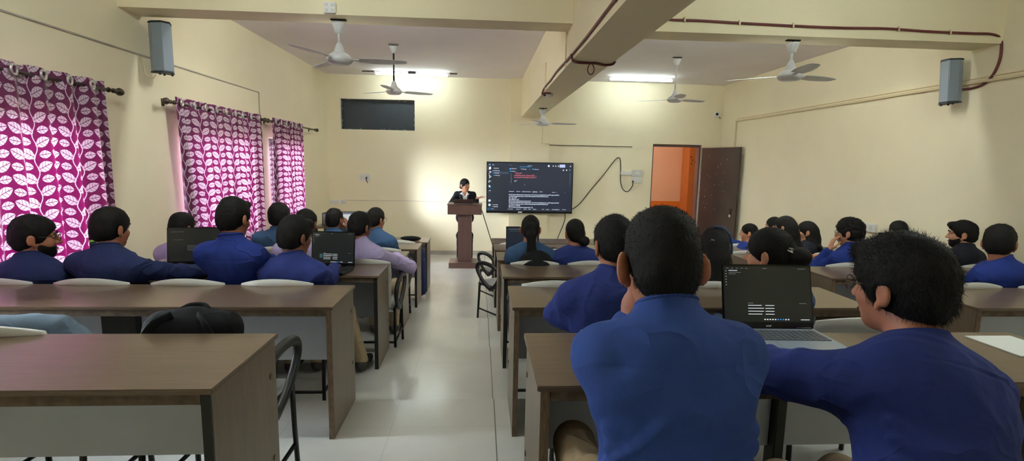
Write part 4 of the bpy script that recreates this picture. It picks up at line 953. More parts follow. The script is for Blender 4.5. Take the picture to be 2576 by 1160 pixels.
def text_mesh(items):                           # (text, x, y, size, align) -> flat 2-D mesh
    V_, F_ = [], []
    for t, x, y, s_, al in items:
        c = bpy.data.curves.new('t', 'FONT'); c.body = t; c.size = s_; c.align_x = {'L': 'LEFT', 'C': 'CENTER', 'R': 'RIGHT'}[al]; c.resolution_u = 2
        o = bpy.data.objects.new('t', c); COL.objects.link(o); bpy.context.view_layer.update()
        me = bpy.data.meshes.new_from_object(o.evaluated_get(bpy.context.evaluated_depsgraph_get()))
        n = len(V_); V_ += [(v.co.x+x, v.co.y+y) for v in me.vertices]; F_ += [tuple(i+n for i in p.vertices) for p in me.polygons]
        bpy.data.objects.remove(o); bpy.data.curves.remove(c); bpy.data.meshes.remove(me)
    return V_, F_
MT['key'] = plain('dark_key', (34, 36, 42), .5); MT['key_light'] = plain('silver_key', (86, 92, 100), .45); MT['touch'] = plain('silver_pad', (150, 164, 182), .35)
MT['silver'] = plain('silver_laptop_deck', (160, 172, 188), .35, metal=.3)
MT['logo_grey'] = emit('grey_lettering', (150, 150, 150), .25); MT['logo_grey'].node_tree.nodes['Principled BSDF'].inputs['Base Color'].default_value = lin((170, 170, 170))
MT['scr_dark'] = emit('dark_laptop_screen', (34, 38, 34), .22); MT['scr_navy'] = emit('dark_navy_screen', (22, 32, 48), .35)
MT['scr_white'] = emit('screen_white', (226, 232, 236), .38); MT['scr_grey'] = emit('screen_grey', (130, 134, 126), .28); MT['scr_blue'] = emit('screen_blue', (40, 140, 220), .4); MT['scr_teal'] = emit('screen_teal', (70, 110, 116), .2)
for k in ('scr_dark', 'scr_navy'):
    b = MT[k].node_tree.nodes['Principled BSDF']; b.inputs['Roughness'].default_value = .25
def code_lines(seed, wide=.30):
    r = random.Random(seed); L = [(.03+.055*i, .03+.055*i+.03, .035, .008, 'scr_grey') for i in range(5)]+[(.45, .50, .035, .008, 'scr_grey'), (.86, .95, .035, .008, 'scr_grey'), (.06, .16, .075, .010, 'scr_white'), (.06, .20, .11, .008, 'scr_grey'), (.06, .14, .14, .008, 'scr_grey')]
    L += [(.02, .035, .08+.05*i, .018, 'scr_grey') for i in range(6)]
    for i in range(4):
        t = .70+.052*i; L += [(.27, .27+wide*r.uniform(.5, .62), t, .011, 'scr_white'), (.27+wide*.66, .27+wide, t, .011, 'scr_white')]
    L += [(.27, .33, .66, .010, 'scr_grey'), (.86, .94, .66, .008, 'scr_grey')]
    L += [(.45+.03*i, .466+.03*i, .945, .020, 'scr_blue' if i in (5, 6, 7) else 'scr_white') for i in range(10)]+[(.87, .97, .95, .012, 'scr_white')]
    return L
c = atZ(1975, 872, FL[1]+.77)
laptop((1.175, 1.80, FL[1]+.75), -2, .375, .255, -14, 'open silver laptop with lattice keyboard on the desk before the front two students', 'silver', 'screen_off', 'scr_dark', code_lines(1), 'acer', True, .262)
laptop((-1.20, 3.985, FL[3]+.75), -6, .355, .24, -7, 'open black laptop on the aisle end of the left desk, taskbar lit', lines=code_lines(2, .34)+[(.18, .25, .70, .13, 'scr_teal')], hgt=.285)
laptop((-2.26, 4.03, FL[3]+.75), 10, .41, .25, -8, 'dark open laptop between the broad navy and royal blue students', lines=[(.35, .62, .52+.035*i, .006, 'scr_grey') for i in range(5)]+[(.05, .3, .10, .006, 'scr_grey'), (.10, .28, .34, .006, 'scr_grey')], hgt=.30)
laptop((.46, 5.28, FL[4]+.75), 0, .36, .24, -10, 'open dark laptop in front of the ponytailed student', lit='scr_navy', lines=[(.06, .5, .08, .02, 'scr_grey'), (.1, .4, .16, .02, 'scr_teal')], hgt=.285)
laptop((-1.78, 6.55, FL[5]+.75), -4, .36, .24, -12, 'black laptop with bright edge left of the student holding his ear', lines=[(.02, .95, .90, .04, 'scr_white'), (.05, .3, .5, .03, 'scr_grey'), (.05, .25, .62, .03, 'scr_grey')], hgt=.22)
laptop((4.36, 6.50, FL[5]+.75), 0, .36, .24, -10, 'dark laptop near the flat-haired student by the right wall', hgt=.24)
laptop((3.79, 5.28, FL[4]+.75), 8, .34, .24, -10, 'small dark laptop beside the curly-haired student by the right wall', hgt=.23) if False else None
laptop((4.70, 5.30, FL[4]+.75), 0, .34, .24, -8, 'dark laptop between the bearded and blue-shirted students by the right wall', hgt=.26)
laptop((-.30, 9.44, 1.178), 180, .36, .24, -20, 'closed-side view of the laptop standing on the lectern', 'silver', 'lid_brown', 'scr_dark', hgt=.13) if False else None
MT['lid_brown'] = plain('brushed_brown_lid', (112, 92, 92), .35, metal=.4)
laptop((-.305, 9.40, 1.178), 180, .345, .235, -50, 'laptop on the lectern with its lid toward the students', 'silver', 'lid_brown', 'scr_dark', hgt=.12)
# ------------------------------------------------------------------ wall screen
TW, TH = 1.775, 1.045; tvc = V(1.005, YB-.20, 1.437)
O = empty('television', tuple(tvc), 0, 'large wall-mounted television showing a dark code editor', 'television'); O.rotation_euler = (math.radians(0), math.radians(-.15), 0)
MB().box(-TW/2, TW/2, .0, .06, -TH/2, TH/2).build('casing', MT['screen_off'], O, bevel=.006)
bz = MB(); t = .016; bz.box(-TW/2, TW/2, -.010, .0, TH/2-t, TH/2); bz.box(-TW/2, TW/2, -.010, .0, -TH/2, -TH/2+.042); bz.box(-TW/2, -TW/2+t, -.010, 0, -TH/2+.042, TH/2-t); bz.box(TW/2-t, TW/2, -.010, 0, -TH/2+.042, TH/2-t)
bz.build('bezel', MT['screen_off'], O, bevel=.003)
MB().box(-.235, -.150, -.0125, -.009, -TH/2+.008, -TH/2+.036).build('badge', MT['white_plastic'], O, bevel=.001)
MB().box(-.25, .25, .06, .085, -.2, .2).build('wall_mount', MT['black_metal'], O)
SX, SZ = TW/2-t, None; z1, z0 = TH/2-t, -TH/2+.042
MT['tv'] = emit('screen_slate', (34, 48, 78), .19); MT['tv_hi'] = emit('screen_highlight', (58, 72, 104), .34); MT['tv_w'] = emit('screen_lettering', (224, 236, 250), .62); MT['tv_r'] = emit('screen_red_lettering', (250, 118, 132), .6); MT['tv_b'] = emit('screen_blue_marks', (52, 166, 240), .6); MT['tv_side'] = emit('screen_sidebar', (30, 42, 68), .19); MT['tv_term'] = emit('screen_terminal', (26, 38, 76), .2); MT['tv_lav'] = emit('screen_pale_block', (176, 186, 232), .5)
scr = MB().box(-SX, SX, -.004, -.001, z0, z1).build('screen', MT['tv'], O)
W_, H_ = 2*SX, z1-z0                            # measured on the photo: u to the right, t down, both 0..1
def su(u): return -SX+u*W_
def st_(t): return z1-t*H_
blk = {}
def R_(u0, u1, t0, t1, m, y=-.0052): blk.setdefault(m, MB()).box(su(u0), su(u1), y, -.003, st_(t1), st_(t0))
R_(0, .245, .085, .975, 'tv_side'); R_(.245, 1, .565, .93, 'tv_term'); R_(.055, .248, .185, .232, 'tv_hi', -.0056); R_(.32, .70, .025, .075, 'tv_side'); R_(.375, .505, .078, .084, 'tv_b'); R_(.0, .006, .075, .165, 'tv_lav'); R_(.845, .912, .022, .082, 'tv_lav'); R_(.965, .98, .19, .44, 'tv_hi')
R_(0, .04, .935, .975, 'tv_b'); R_(.532, .592, .607, .611, 'tv_w')
MT_items = {'tv_w': [], 'tv_r': [], 'tv_b': []}
def tx(s_, u, t, m='tv_w', h=.026): MT_items[m].append((s_, su(u), st_(t), h, 'L'))
tx('File', .058, .058); tx('<-   ->', .252, .055, h=.02); tx('notebooks', .468, .062, h=.022); tx('EXPLORER', .072, .125, h=.022); tx('...', .215, .12); tx('v NOTEBOOKS', .058, .175, h=.022); tx('basic.py', .09, .222); tx('lesson.py', .09, .27)
tx('Welcome', .28, .128); tx('basic.py', .41, .135); tx('x', .49, .135); tx('lesson.py', .545, .135); tx('basic.py > ...', .28, .18, h=.022)
for i in range(5): tx(str(i+1), .275, .235+.044*i, h=.024)
tx('"""price=49', .315, .222, 'tv_r', .032); tx('print(f"the price is {price:.2f}")', .315, .268, 'tv_r', .034); tx('it is used for joining int and str"""', .315, .308, 'tv_r', .034); tx('a=?', .315, .385, h=.04); tx('I', .437, .46, h=.042)
for s_, u in (('PROBLEMS', .255), ('OUTPUT', .34), ('DEBUG CONSOLE', .41), ('TERMINAL', .532), ('PORTS', .615)): tx(s_, u, .60, h=.022)
tx('Python  + v', .765, .605, h=.022); tx('...  x', .905, .605, h=.022)
for i, s_ in enumerate(('PS C:\\Users\\Desktop\\notebooks> & C:/Users/AppData/Local/Programs/Pyth', 'on/Python/python.exe c:/Users/Desktop/notebooks/basic.py', 'the age is22', 'the addition is3', 'PS C:\\Users\\Desktop\\notebooks>', 'PS C:\\Users\\Desktop\\notebooks> & C:/Users/AppData/Local/Programs/Pyth', 'on/Python/python.exe c:/Users/Desktop/notebooks/basic.py', 'the price is 49.00', 'PS C:\\Users\\Desktop\\notebooks> []')): tx(s_, .255, .667+.0327*i, h=.0335)
for s_, u in (('Ln 5, Col 1', .245), ('Spaces: 4', .345), ('UTF-8', .43), ('CRLF', .485), ('Python', .545), ('3.12', .65), ('Select', .70), ('Auto (Snippets)', .77), ('Prettier', .895)): tx(s_, u, .965, h=.024)
tx('> OUTLINE', .058, .88, h=.024); tx('> TIMELINE', .058, .92, h=.024); tx('0 0 0', .05, .965, h=.024)
for m, it in MT_items.items():
    if not it: continue
    v, f = text_mesh(it); mb = blk.setdefault(m, MB()); mb.add([(x, -.0062, z) for x, z in v], f)
ic = blk.setdefault('tv_w', MB())
def ring(u, t, r_, w_=.0035, n=14): ic.tube([(su(u)+r_*math.cos(k*6.283/n), -.0062, st_(t)+r_*math.sin(k*6.283/n)) for k in range(n)], w_, 4, closed=True)
def ln(p, w_=.003): ic.tube([(su(u), -.0062, st_(t)) for u, t in p], w_, 4)
ic.box(su(.018), su(.034), -.0066, -.005, st_(.145), st_(.10)); ic.box(su(.024), su(.041), -.0068, -.005, st_(.135), st_(.09)); ring(.033, .195, .015); ln([(.024, .222), (.016, .235)], .004); ring(.024, .262, .006); ring(.040, .285, .006); ring(.026, .312, .006); ln([(.024, .268), (.026, .305)]); ln([(.040, .292), (.028, .306)])
ln([(.022, .36), (.022, .40), (.043, .385), (.024, .365)]); ring(.018, .40, .007); ring(.028, .785, .02); ring(.028, .785, .008); ring(.028, .875, .02); ring(.028, .875, .007); ln([(.018, .58), (.042, .58)], .004)
for k in range(4):
    u = (.77, .80, .83, .975)[k]; ic.box(su(u)-.008, su(u)+.008, -.0064, -.005, st_(.055)-.010, st_(.055)+.010)
ring(.718, .055, .013, .006); ln([(.888, .125), (.888, .15), (.90, .138), (.888, .125)], .004); ic.box(su(.93)-.010, su(.93)+.010, -.0064, -.005, st_(.135)-.012, st_(.135)+.012); ln([(.96, .135), (.975, .135)])
bb_ = blk.setdefault('tv_b', MB()); bb_.add([(su(.012), -.006, st_(.045)), (su(.032), -.006, st_(.03)), (su(.036), -.006, st_(.065))], [(0, 1, 2)]); bb_.add([(su(.252), -.006, st_(.125)), (su(.272), -.006, st_(.11)), (su(.275), -.006, st_(.142))], [(0, 1, 2)]); bb_.sphere((su(.034), -.004, st_(.50)), (.014, .003, .02)); bb_.sphere((su(.078), -.004, st_(.215)), (.01, .003, .01)); bb_.sphere((su(.078), -.004, st_(.262)), (.01, .003, .01)); bb_.sphere((su(.397), -.004, st_(.125)), (.01, .003, .01)); bb_.sphere((su(.53), -.004, st_(.125)), (.01, .003, .01)); bb_.sphere((su(.268), -.004, st_(.172)), (.01, .003, .01))
ic.box(su(.018), su(.032), -.0055, -.004, st_(.505), st_(.47))
for m, mb in blk.items(): mb.build({'tv_w': 'white_lettering', 'tv_r': 'red_lettering', 'tv_b': 'blue_icons'}.get(m, 'screen_block'), MT[m], scr)
cable('black cable hanging from the television to the floor sockets', [(1.76, YB-.14, .93), (1.77, YB-.10, .80), (1.74, YB-.10, .68), (1.66, YB-.12, .48), (1.55, YB-.16, .2), (1.50, YB-.2, .02)], .009, 'wire_black')
cable('black cable from the lectern side down to the right-hand desks', [(.02, 9.46, 1.06), (.06, 9.40, .95), (.24, 9.0, .42), (.36, 8.65, .06), (.42, 8.4, .010)], .008, 'wire_black')
# ------------------------------------------------------------------ bags, paper, bottle
def blob(name, prims, res, mat, label, cat, amp=.006, fq=30, seed=3, cut=None, group=None, origin=None):
    s = SDF()
    for p in prims: (s.cone if p[0] == 'c' else s.ell)(*[np.asarray(q, float) if hasattr(q, '__len__') else q for q in p[1:]])
    if cut: s.cut(*cut)
    v, f = s.mesh(res, lambda v: amp*wob(v, fq, seed, 3)); o = np_mesh(name, v, f, MT[mat], None); tag(o, label, cat, group); return o
cx = xa(483, 820, 2.04); z0 = FL[2]+.46
bp = blob('backpack', [('e', (cx, 2.10, z0+.24), (.205, .10, .235), np.eye(3), .03), ('e', (cx+.02, 2.05, z0+.16), (.16, .09, .15), np.eye(3), .04), ('c', (cx-.12, 2.09, z0+.40), (cx+.13, 2.09, z0+.41), .07, .06, .05)], .010, 'bag', 'black backpack standing on the aisle-end chair behind the nearest left desk', 'backpack', .006)
bp.location = (0, -.04, float(atY(480, 784, 2.03)[2])-(FL[2]+.935))
for q in (-1, 1): MB().tube(curve_pts([(cx+q*.05, 2.04, z0+.47), (cx+q*.10, 1.99, z0+.44), (cx+q*.15, 1.985, z0+.33), (cx+q*.16, 2.0, z0+.15)], 6), .018, 8, flat=((0, 1, .3), .4)).build('strap', MT['bag'], bp, True)
MB().tube(curve_pts([(cx-.05, 2.10, z0+.475), (cx-.02, 2.12, z0+.488), (cx+.03, 2.12, z0+.488), (cx+.06, 2.10, z0+.475)], 5), .010, 8).build('handle', MT['bag'], bp, True)
cx = xa(70, 810, 2.12)-.15
jk = blob('jacket', [('e', (cx+.02, 2.12, FL[2]+.74), (.20, .095, .16), np.eye(3), .04), ('e', (cx+.17, 2.12, FL[2]+.66), (.11, .08, .16), np.eye(3), .05), ('c', (cx-.12, 2.08, FL[2]+.86), (cx+.12, 2.09, FL[2]+.865), .04, .035, .04)], .009, 'denim', 'pale blue grey cloth bundle on the leftmost chair behind the nearest desk', 'jacket', .020, 13, 8)
jk.location = (0, .22, float(atY(90, 786, 2.34)[2])-(FL[2]+.905))
blob('bag', [('e', (0, 0, .15), (.16, .10, .14), np.eye(3), .03), ('e', (0, -.05, .12), (.12, .08, .10), np.eye(3), .03)], .010, 'bag', 'dark bag showing above the ponytailed chair back', 'bag').location = (xa(1345, 650, 4.5), 4.535, FL[4]+.66)
bpos = (xa(1348, 650, 4.37), 4.385, FL[4]+.685)
for o in [q for q in COL.objects if q.name.startswith('bag') and q.get('category') == 'bag']: o.location = bpos
o = blob('bag', [('e', (0, 0, .20), (.15, .10, .19), np.eye(3), .03), ('e', (0, -.04, .14), (.13, .09, .13), np.eye(3), .03)], .012, 'bag', 'black and yellow-edged bag on the empty chair beyond the seated women', 'bag'); o.location = (.86, 5.89, FL[5]+.455)
MB().tube(curve_pts([(-.13, -.02, .25), (-.07, -.02, .37), (.05, -.02, .385), (.13, -.02, .28)], 6), .013, 8).build('piping', MT['rod'], o, True)
o = blob('bag', [('e', (0, 0, .07), (.24, .10, .055), np.eye(3), .03), ('e', (.10, 0, .06), (.18, .09, .05), np.eye(3), .03)], .010, 'bag', 'flat black bag lying on the front left desk', 'bag', .004, 25, 4, (V(0, 0, -1), V(0, 0, .012))); o.location = (-1.06, 7.66, .745); o.scale = (.6, .8, .55)
o = blob('draped_cloth', [('e', (0, 0, .30), (.05, .17, .33), np.eye(3), .03), ('e', (.01, .05, .12), (.045, .12, .15), np.eye(3), .04)], .010, 'navy', 'navy cloth hanging over the arm of the front left chair', 'cloth', .010, 24, 6); o.location = (-.80, 7.03, .10)
pp = empty('paper_sheet', (-.93, 5.24, FL[4]+.751), math.radians(15), 'white paper sheet under the hand of the lilac-shirted student', 'paper'); pp_ = MB().box(-.105, .105, -.148, .148, 0, .003).build('sheet', MT['paper'], pp)
tag(MB().box(1.98, 2.18, 1.66, 1.88, FL[1]+.7505, FL[1]+.7545).build('notebook', MT['paper'], None, bevel=.001), 'white notebook at the right end of the nearest right desk', 'notebook')
bt = atY(228, 650, 4.05); O = empty('water_bottle', (bt[0], 4.05, FL[3]+.75), 0, 'dark tumbler with a green band standing on the left desk', 'bottle')
MT['bottle'] = plain('smoky_dark_plastic', (34, 44, 56), .25); MT['green'] = plain('lime_green_band', (120, 190, 70), .5)
MB().lathe([(.038, 0), (.042, .01), (.044, .20), (.046, .215)], 24).build('body', MT['bottle'], O, True); MB().lathe([(.0475, .215), (.0475, .232)], 24).build('band', MT['green'], O, True); MB().lathe([(.048, .232), (.050, .25), (.046, .262), (.02, .266)], 24).build('lid', MT['black_plastic'], O, True)
MB().tube(curve_pts([(-.04, 0, .258), (-.07, 0, .275), (-.03, 0, .285), (.03, 0, .27)], 5), .008, 8).build('carry_loop', MT['black_plastic'], O, True)
# equipment on the table in the left front corner
O = empty('corner_table', (-2.50, 9.55, 0), 0, 'plain brown table in the left front corner under the speaker box', 'table')
MB().box(-.5, .5, -.3, .3, .70, .735).build('tabletop', MT['desk_top'], O, bevel=.004)
for x in (-.46, .46):
    for y in (-.26, .26): MB().box(x-.02, x+.02, y-.02, y+.02, 0, .70).build('leg', MT['black_metal'], O)
MT['mesh_grey'] = plain('grey_speaker_mesh', (104, 104, 102), .6, var=.5, scale=160)
O = empty('amplifier_box', (-2.42, 9.55, .735), 0, 'grey mesh-fronted speaker box on the corner table at the front', 'speaker')
MB().box(-.46, .46, -.18, .18, 0, .235).build('cabinet', MT['speaker_dark'], O, bevel=.006); MB().box(-.44, .44, -.188, -.178, .02, .215).build('grille', MT['mesh_grey'], O, bevel=.003)
for i in range(3): MB().box(-.25+.03*i, -.235+.03*i, -.192, -.187, .12, .20).build('badge', MT['white_plastic'], O)
# ------------------------------------------------------------------ students and lecturer
RW = {k: (FL[k], DY[k], FL[k]+.75) for k in FL}
D = lambda px, py, row, up=.045: atZ(px, py, FL[row]+.75+up)
GA, GB, GC = 'students in the rows left of the aisle', 'students in the rows right of the aisle', 'students by the right wall'
# left block
person('bearded student in navy with glasses at the far left, face turned right', (84, 540), 3.34, 56, 4, RW[3], shirt='navy', hair='short', beard=1, glasses=True, seed=1, group=GA, skin='skin', torso=5, w=1.06, neck=(-.0, -.055, -.150), hvol=.022, nst=1500, hs=1.05)
person('broad-backed navy-shirted student reaching to the left laptop', (276, 520), 3.34, 16, 8, RW[3], shirt='navy', hair='short', seed=2, group=GA, w=1.16, shw=.165, torso=12, neck=(.015, -.06, -.145), skin='skin', hvol=.022, arms=('desk', (V(-1.88, 3.86, RW[3][2]+.03), V(.6, -.5, -.5), V(.35, .9, 0))), nst=1500)
person('student in royal blue shirt, tallest head on the left side', (587, 495), 3.33, 15, 10, RW[3], shirt='royal', hair='quiff', seed=3, group=GA, w=1.0, torso=6, shw=.16, arms=('desk', 'desk'), skin='skin', lean=.0, hvol=.020, nst=1500)
person('student in blue band-collar shirt beside the aisle, at the open black laptop', (742, 541), 3.33, 32, 10, RW[3], shirt='indigo', hair='quiff', seed=4, group=GA, w=1.0, torso=8, shw=.155, arms=('desk', 'desk'), skin='skin_dark', hvol=.024, nst=1800, legs=((.11, .43, .10, .40), (.14, .38, .23, .44)))
person('student in pale pink shirt mostly hidden behind the left laptop', (457, 535), 4.55, 20, 8, RW[4], shirt='lilac', hair='fade', seed=5, group=GA, skin='skin_dark')
person('student in teal blue shirt behind the royal blue one', (702, 510), 5.66, 10, 10, RW[5], shirt='teal', hair='short', seed=6, group=GA, w=1.2, shw=.17, skin='skin_dark', torso=4, hvol=.034, hs=1.1)
person('student in lilac shirt half hidden behind the laptop user by the aisle', (770, 525), 4.52, 8, 8, RW[4], shirt='lilac', hair='short', seed=7, group=GA, skin='skin_dark', neck=(-.06, -.05, -.15), lean=-.02)
person('student in lilac shirt writing on paper beside the aisle', (906, 532), 4.50, 30, 12, RW[4], shirt='lilac', hair='short', seed=8, group=GA, skin='skin_dark', torso=10, w=1.02, hvol=.022, nst=1200, neck=(.03, -.05, -.15), arms=('desk', (V(-.86, 5.12, RW[4][2]+.03), V(1, -.6, -.5), V(-.3, 1, 0))), elbows=(None, V(-.665, 4.80, RW[4][2]-.02)))
hp = atY(873, 562, 5.82)
person('student holding a hand up to his ear, in the second row', (842, 523), 5.74, 22, 6, RW[5], shirt='teal', hair='short', seed=9, group=GA, skin='skin_dark', arms=('desk', (hp+V(.01, -.01, -.06), V(1, .2, -1), V(-.25, .1, 1), V(.9, -.3, .1))))
person('student in blue with glasses nearest the lectern on the left', (946, 523), 5.72, 34, 6, RW[5], shirt='teal', hair='fade', seed=10, group=GA, skin='skin', glasses=True, torso=8, w=1.05, neck=(.02, -.05, -.15))
# right block
kn = atY(1575, 738, 1.20)
person('broad student in blue shirt seen from behind, largest figure, propping his chin', (1668, 527), 1.16, 1, 14, RW[1], seat=.98, shirt='blue', hair='fade', seed=11, group=GB, skin='skin', res=.006, w=1.0, shw=.150, sl_=1.06, ear=1.2, neck=(-.002, -.080, -.118), torso=-2, hvol=.016, nst=9000, shdrop=.072, hs=1.0,
       arms=((kn+V(.035, .07, -.095), V(-1, -.4, -.6), V(.2, -.1, .9), V(-.5, -.6, .2)), (V(.74, 1.62, RW[1][2]+.03), V(.9, -.4, -.8), V(-.2, 1, 0))), elbows=(V(.385, 1.47, RW[1][2]+.055), V(.61, 1.42, RW[1][2]+.055)), legs=((.085, .60, .10, .50), (.14, .46, .12, .38)), trousers='beige')
person('student with glasses facing left, large dark head in the right foreground', (2278, 587), 1.35, -19, 6, RW[1], legs=((.10, .40, .10, .30), (.11, .40, .10, .30)), seat=1.04, shirt='indigo', hair='quiff', seed=12, group=GB, skin='skin', res=.006, torso=-6, w=1.26, shw=.172, sl_=1.18, pel=(1.09, 1.0), neck=(-.005, -.085, -.162), shdrop=.10, glasses=True, hvol=.030, hs=1.09, nst=9000, beard=0,
       arms=((V(.80, 1.66, RW[1][2]+.035), V(-1, -.3, -.3), V(-.6, .8, 0)), (V(1.62, 1.62, RW[1][2]+.035), V(1, -.2, -.4), V(.1, 1, 0))), elbows=(V(.86, 1.46, RW[1][2]+.05), V(1.50, 1.46, RW[1][2]+.05)))
person('student in indigo shirt with his left elbow on the desk', (1546, 541), 2.30, -8, 12, RW[2], shirt='indigo', hair='short', seed=13, group=GB, skin='skin', w=1.06, torso=4, shw=.165, res=.007, hvol=.024, nst=3500, neck=(-.02, -.07, -.15),
       arms=((D(1470, 822, 2), None, V(.9, .4, 0)), 'desk'), elbows=(D(1405, 800, 2)+V(0, 0, .02), None))
def band_(O, b, H, R, N, T, S, A, hs):
    m = MB(); m.tube(curve_pts([T(-.02, -.06, .132), T(.02, -.065, .131), T(.06, -.07, .108), T(.086, -.075, .06), T(.094, -.08, .0), T(.090, -.085, -.05)], 5), [.008]*26, 8); m.build('hair_band', MT['slatecloth'], O, True); clip_(O, b, H, R, N, T, S, A, hs)
def clip_(O, b, H, R, N, T, S, A, hs):
    m = MB()
    for k in range(4): m.tube([T(-.055+.012*k, -.112-.004*k, .045-.012*k), T(-.038+.012*k, -.125, .040-.010*k)], .0035, 6)
    m.tube([T(-.060, -.108, .035), T(-.03, -.128, .018), T(-.01, -.13, .0)], .004, 6); m.build('hair_clip', MT['steel'], O, True)
person('student with long hair and clip, back turned, right of the front head', (1797, 571), 3.30, 4, 8, RW[3], shirt='indigo', hair='long', long_to=atY(1800, 745, 3.14), seed=14, group=GB, skin='skin_light', collar=False, nst=2500, w=.9, hvol=.014, extra=band_)
person('student with hair bun and silver clip, face turned left', (1938, 572), 2.42, -42, 4, RW[2], seat=2.42, shirt='slatecloth', hair='bun', long_to=(0.0, -.150, .0), seed=15, group=GB, skin='skin_light', nst=2500, w=.92, torso=-18, collar=True, hvol=.020, extra=clip_, pel=(1.50, 2.44), neck=(.02, -.05, -.15))
person('student with long ponytail down her back', (1335, 541), 4.55, 2, 6, RW[4], shirt='teal', hair='ponytail', long_to=atY(1338, 655, 4.38), seed=16, group=GB, skin='skin', collar=False, w=1.0, nst=1000, arms=('desk', 'desk'), elbows=(None, None), hvol=.012, shw=.16)
person('student with low bun leaning on the desk beside the ponytailed one', (1447, 551), 4.56, -6, 10, RW[4], shirt='indigo', hair='bun', long_to=(.055, -.105, -.075), seed=17, group=GB, skin='skin', collar=False, w=1.06, nst=1000, arms=('desk', 'desk'), hvol=.014, shw=.165)
# right-hand block
person('student in blue by the door leaf, face turned left', (1885, 562), 6.62, -60, 4, RW[6], shirt='royal', hair='bun', long_to=(0, -.105, -.06), seed=18, group=GC, skin='skin_light', collar=False, w=.92, hvol=.012)
person('student with long dark hair seen from behind by the right wall', (1976, 543), 5.62, -38, 4, RW[5], shirt='dark', hair='long', long_to=atY(2008, 640, 5.48), seed=19, group=GC, skin='skin_light', collar=False, w=.92, hvol=.018)
person('long-haired student with face turned left, near the right wall', (2030, 556), 5.95, -62, 2, RW[5], seat=5.98, shirt='dark', hair='long', long_to=atY(2056, 632, 5.86), seed=20, group=GC, skin='skin_light', collar=False, w=.92, hvol=.016)
person('short-haired student peeking out behind the long-haired one', (1948, 546), 6.86, -50, 4, RW[6], seat=7.1, shirt='royal', hair='short', seed=21, group=GC, skin='skin_light', hvol=.02)
ch = atY(2094, 612, 4.56)
person('curly-haired student resting his chin on his hand', (2140, 546), 4.56, -40, 8, RW[4], shirt='royal', hair='curly', seed=22, group=GC, skin='skin_light', torso=-16, glasses=True, hvol=.034, nst=1800, w=1.02,
       arms=((ch+V(-.01, .02, -.075), V(-.6, -.2, -1), V(.25, .0, 1), V(-1, .2, 0)), 'desk'), elbows=(V(ch[0]-.06, 4.74, RW[4][2]-.02), None))
person('flat-haired student behind a laptop by the right wall', (2262, 556), 5.74, 4, 8, RW[5], shirt='dark', hair='fade', seed=23, group=GC, skin='skin', hvol=.018, w=.88, shw=.125, neck=(-.05, -.05, -.145))
person('bearded student in dark shirt, face turned left, by the right wall', (2424, 554), 4.58, -50, 4, RW[4], shirt='dark', hair='quiff', beard=1, seed=24, group=GC, skin='skin_light', torso=-14, hvol=.020, nst=1200)
person('student in bright blue shirt at the right edge, seen from behind', (2521, 563), 3.36, 50, 8, RW[3], shirt='royal', hair='short', seed=25, group=GC, skin='skin', torso=-2, w=1.02, hvol=.024, nst=2000, shw=.16)
